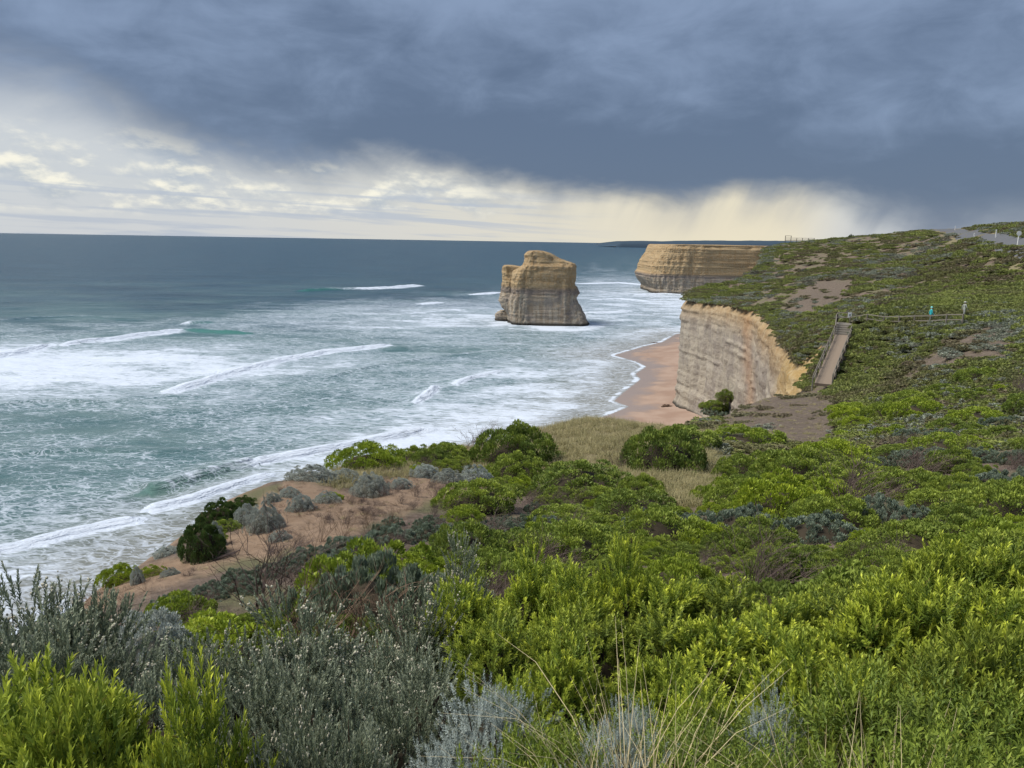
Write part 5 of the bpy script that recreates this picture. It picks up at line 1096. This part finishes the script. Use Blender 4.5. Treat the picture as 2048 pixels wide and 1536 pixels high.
# path along the hillside and its post-and-rail fence
fp = [(1699, 650, 99.5), (1733, 650, 97), (1766, 649, 95), (1797, 648, 93), (1828, 647, 91), (1860, 646, 89), (1892, 645, 87), (1925, 643, 86)]
pts = []
for a, b, d in fp:
    p = P(a, b, d); pts.append(Vector((p[0], p[1], gz(p[0], p[1]))))
fn_ = empty('path_fence', tuple(pts[0]), 'weathered post-and-rail fence along the walking path behind the stairs', 'fence')
for q in pts: sp('post', MB().beam(q - Vector((0, 0, .3)), q + Vector((0, 0, 1.3)), .11).mesh('post', M_WOOD), fn_)
for a, b in zip(pts[:-1], pts[1:]):
    for zz in (1.22, .72): sp('rail', MB().beam(a + Vector((0, 0, zz)), b + Vector((0, 0, zz)), .05, .10).mesh('rail', M_WOOD), fn_)
def ribbon(name, line, w, mat, lift, kind='structure', parent=None, off=0.0, sub=4, dash=None, drape=False):
    L = []
    for a, b in zip(line[:-1], line[1:]):
        for i in range(sub): L.append(a.lerp(b, i / sub))
    L.append(line[-1]); V = []; Fc = []
    for i, p in enumerate(L):
        d = L[min(i + 1, len(L) - 1)] - L[max(i - 1, 0)]; d.z = 0; d.normalize(); s_ = Vector((d.y, -d.x, 0))
        za = p.z + lift
        for q in (-1, 0, 1):
            v = p + s_ * (off + q * w / 2); V.append((v.x, v.y, gz(v.x, v.y) + lift if drape else za))
    for i in range(len(L) - 1):
        if dash and i % dash: continue
        for q in (0, 1): k = i * 3 + q; Fc.append((k, k + 1, k + 4, k + 3))
    m = bpy.data.meshes.new(name); m.from_pydata(V, [], Fc); m.materials.append(mat); m.update()
    o = link(name, m, parent=parent, kind=kind if parent is None else None); return o
back = []
for p in [Vector(L4)] + pts[1:] + [pts[-1] + Vector((8, -3, 0)), pts[-1] + Vector((18, -8, 0))]:
    v = Vector((p.x, p.y, 0)).normalized(); q = Vector((p.x, p.y, 0)) + v * 1.3; back.append(Vector((q.x, q.y, gz(q.x, q.y))))
ribbon('walking_path', back, 1.6, M_PATH, .06)
# ------------------------------------------------------------------ road over the hill
M_ROAD = plain_mat('asphalt', (0.10, 0.105, 0.115), (0.15, 0.155, 0.165), 2, .9, .1)
rp = []
for a, b, d in [(2150, 500, 135), (2090, 492, 155), (2040, 485, 172), (1985, 475, 220), (1935, 466, 285), (1895, 460, 360), (1872, 457, 410)]:
    p = P(a, b, d); rp.append(Vector((p[0], p[1], float(land_z(np.array([p[0]]), np.array([p[1]]), True)[0]))))
rp2 = []
for a, b in zip(rp[:-1], rp[1:]):
    for i in range(6): q = a.lerp(b, i / 6); rp2.append(Vector((q.x, q.y, gz(q.x, q.y))))
rp2.append(rp[-1])
for _ in range(4): rp2 = [rp2[0]] + [Vector((q.x, q.y, .5 * q.z + .25 * (a.z + b.z))) for a, q, b in zip(rp2[:-2], rp2[1:-1], rp2[2:])] + [rp2[-1]]
road = ribbon('road', rp2, 7.0, M_ROAD, .16, sub=2, drape=True)
M_VERGE = plain_mat('road_verge', (0.15, 0.13, 0.075), (0.22, 0.19, 0.11), 1)
ribbon('road_verge', rp2, 11.0, M_VERGE, .10, sub=2, drape=True)
for a, b, d, lab in [(1991, 469, 212, 'white guide post at the roadside, next to the tall sign post'), (1948, 466, 262, 'middle white guide post along the road'), (1909, 461, 335, 'farthest white guide post, near the crest of the road')]:
    p = P(a, b + 8, d); z = gz(p[0], p[1]); o = empty('guide_post', (p[0], p[1], z), lab, 'post', 'roadside guide posts')
    link('post', MB().beam((0, 0, -.2), (0, 0, 1.9), .22, .1).mesh('post', M_WHITE), parent=o); link('reflector', MB().beam((0, -.07, 1.45), (0, -.07, 1.65), .1, .03).mesh('reflector', M_MARK), parent=o)
p = P(2035, 488, 166); z = gz(p[0], p[1]); o = empty('road_sign', (p[0], p[1], z), 'tall post with a small pale sign beside the road, upper right edge', 'sign')
link('pole', MB().tube([(0, 0, -.2), (0, 0, 2.9)], .07, 8).mesh('pole', M_WHITE), parent=o)
mb = MB(); mb.tube([(0, -.09, 2.75), (0, -.05, 2.75)], .42, 16); link('sign_plate', mb.mesh('sign_plate', M_WHITE), parent=o)
# ------------------------------------------------------------------ lookout platform on the skyline
c = P(1599, 481, 430); z = gz(c[0], c[1]); dv = Vector((c[1], -c[0], 0)).normalized(); bk = Vector((c[0], c[1], 0)).normalized()
pl = empty('viewing_platform', (c[0], c[1], z), 'dark timber viewing platform with railings on the skyline', 'platform'); o0 = Vector((c[0], c[1], z + 1.2))
sp('deck', MB().beam(o0 - dv * 7, o0 + dv * 7, 3.2, .25).mesh('deck', M_WOODD), pl)
for k in range(6):
    for s_ in (-1.5, 1.5):
        q = o0 + dv * (-7 + 14 * k / 5) + bk * s_; sp('post', MB().beam(q - Vector((0, 0, 2.6)), q + Vector((0, 0, 2.3 if k < 2 else 1.3)), .2).mesh('post', M_WOODD), pl)
for s_ in (-1.5, 1.5):
    for h in (1.25, .65): sp('rail', MB().beam(o0 - dv * 7 + bk * s_ + Vector((0, 0, h)), o0 + dv * 7 + bk * s_ + Vector((0, 0, h)), .12).mesh('rail', M_WOODD), pl)
sp('roof_beam', MB().beam(o0 - dv * 7.2 + Vector((0, 0, 2.3)), o0 - dv * 4 + Vector((0, 0, 2.3)), 3.2, .15).mesh('roof_beam', M_WOODD), pl)
p = P(1702, 473, 430); z = gz(p[0], p[1]); plant('skyline_bush', B_DARK[0], (p[0], p[1], z), (1.5, 1.5, 2.6), .3, 'small dark pointed bush alone on the skyline, near the viewing platform', 'bush')
# ------------------------------------------------------------------ two walkers on the path
def person(label, loc, rz, cols, hat=False, stride=.16):
    J = {'pel': (0, 0, .95, .135), 'spi': (0, .01, 1.15, .13), 'che': (0, .0, 1.35, .155), 'nk': (0, .0, 1.49, .06), 'hd0': (0, -.015, 1.56, .07), 'hd1': (0, -.02, 1.64, .098), 'hd2': (0, -.01, 1.72, .075)}
    Ed = [('pel', 'spi'), ('spi', 'che'), ('che', 'nk'), ('nk', 'hd0'), ('hd0', 'hd1'), ('hd1', 'hd2')]
    for s_, n_ in ((-1, 'l'), (1, 'r')):
        f = s_ * stride
        J.update({n_ + 'hip': (s_ * .09, 0, .9, .10), n_ + 'kn': (s_ * .10, -f * .5 - .03, .5, .068), n_ + 'an': (s_ * .10, -f + .03, .09, .045), n_ + 'to': (s_ * .12, -f - .13, .04, .038),
                  n_ + 'sh': (s_ * .19, 0, 1.42, .066), n_ + 'el': (s_ * .25, f * .5 + .03, 1.16, .048), n_ + 'wr': (s_ * .24, f * .9 - .06, .93, .032), n_ + 'pa': (s_ * .235, f * .95 - .09, .87, .034)})
        Ed += [('pel', n_ + 'hip'), (n_ + 'hip', n_ + 'kn'), (n_ + 'kn', n_ + 'an'), (n_ + 'an', n_ + 'to'), ('che', n_ + 'sh'), (n_ + 'sh', n_ + 'el'), (n_ + 'el', n_ + 'wr'), (n_ + 'wr', n_ + 'pa')]
        for k in range(5):
            b = J[n_ + 'pa']; y0 = b[1] + (k - 2) * .017; ln = (.045, .075, .085, .078, .06)[k]
            if k == 0: J[n_ + 'f0'] = (b[0] - s_ * .02, b[1] - .05, b[2] - .02, .010)
            else: J[n_ + 'f%d' % k] = (b[0] - s_ * .01, y0, b[2] - ln, .009)
            Ed.append((n_ + 'pa', n_ + 'f%d' % k))
    names = list(J); m = bpy.data.meshes.new('body'); m.from_pydata([J[k][:3] for k in names], [(names.index(a), names.index(b)) for a, b in Ed], [])
    tmp = bpy.data.objects.new('body_tmp', m); COL.objects.link(tmp)
    tmp.modifiers.new('skin', 'SKIN'); sv_ = m.skin_vertices[0].data
    for i, k in enumerate(names): sv_[i].radius = (J[k][3], J[k][3] * (.75 if k in ('pel', 'spi', 'che') else 1)); sv_[i].use_root = (k == 'pel')
    sb_ = tmp.modifiers.new('sub', 'SUBSURF'); sb_.levels = sb_.render_levels = 1
    ev = tmp.evaluated_get(bpy.context.evaluated_depsgraph_get()); bm_ = bpy.data.meshes.new_from_object(ev); bm_.name = 'body'
    bpy.data.objects.remove(tmp)
    ms = [plain_mat('cloth_%d' % i, c, tuple(v * 1.15 for v in c), 12) for i, c in enumerate(cols)]
    for q in ms: bm_.materials.append(q)
    for pg in bm_.polygons:
        c = pg.center; pg.use_smooth = True
        pg.material_index = 3 if c.z < .1 else 1 if c.z < .92 and abs(c.x) < .19 else 2 if (c.z < .92) else 0 if c.z < 1.5 else 2
    root = empty('person', loc, label, 'person', None, rz); link('body', bm_, parent=root)
    V, Fc = dome(.112, .115, 5, .1, 14, 5); V = V + np.array([0, .0, 1.66]); link('hat' if hat else 'hood', np_mesh('headwear', V, Fc, None, True, [ms[4]]), parent=root)
    if hat: mb = MB(); mb.tube([(0, -.01, 1.655), (0, -.01, 1.67)], .19, 14); link('hat_brim', mb.mesh('hat_brim', ms[4]), parent=root)
    return root
p = P(1860, 646, 90.4); person('person in a turquoise jacket walking on the path behind the fence', (p[0], p[1], gz(p[0], p[1]) + .06), 1.3, [(0.03, 0.36, 0.40), (0.02, 0.10, 0.13), (0.42, 0.27, 0.20), (0.05, 0.05, 0.05), (0.22, 0.62, 0.60)])
p = P(1926, 642, 90); person('person in pale clothes and a sun hat farther along the path', (p[0], p[1], gz(p[0], p[1]) + .06), 1.6, [(0.28, 0.30, 0.27), (0.25, 0.26, 0.25), (0.42, 0.27, 0.20), (0.05, 0.05, 0.05), (0.36, 0.38, 0.34)], hat=True)
# ------------------------------------------------------------------ beach litter and cliff-foot shrubs
M_KELP = plain_mat('kelp', (0.055, 0.035, 0.025), (0.11, 0.07, 0.045), 3)
for i, (a, b, s_, lab) in enumerate([(1334, 801, 1.5, 'dark heap of seaweed in the middle of the beach'), (1420, 846, 1.1, 'small dark heap of seaweed on the sand near the brown bank'), (1310, 683, 2.2, 'thin dark strip of seaweed at the far waterline')]):
    q = PZ(np.float64(a), np.float64(b), 2.5 if i != 2 else .6); z = float(beach_z(np.array([q[0]]), np.array([q[1]]))[0])
    V, Fc = dome(1, .35, 500 + i, 1.1, 26, 8, 3.0); o = empty('seaweed_heap', (q[0], q[1], z), lab, 'seaweed'); o.scale = (s_, s_ * .7, s_ * (.8 if i < 2 else .25)); link('fronds', np_mesh('fronds', V, Fc, None, True, [M_KELP]), parent=o)
    link('stalks', twig_shrub(510 + i, 8, .8, 1.2, M_KELP, rad=.03, levels=1), parent=o)
for i, (a, b, d, s_, h) in enumerate([(1438, 806, 204, 3.6, 3.6), (1426, 818, 203, 3.2, 2.6), (1452, 786, 201, 2.4, 3.6), (1446, 826, 201, 3.4, 2.6), (1414, 808, 206, 2.4, 2.2)]):
    p = P(a, b, d); plant('cliff_shrub', B_TEAL[i % 3] if i % 2 else B_GREEN[1], (p[0], p[1], p[2] - h * .5), (s_, s_, h), i * 1.3, ['tallest green shrub clinging to the foot of the cliff', 'low shrub in front of the tallest cliff-foot shrub', 'shrub higher up beside the pale fallen slab of the cliff', 'lowest shrub at the foot of the cliff by the sand', 'small shrub at the seaward end of the cliff-foot greenery'][i], 'bush', 'shrubs at the foot of the cliff')
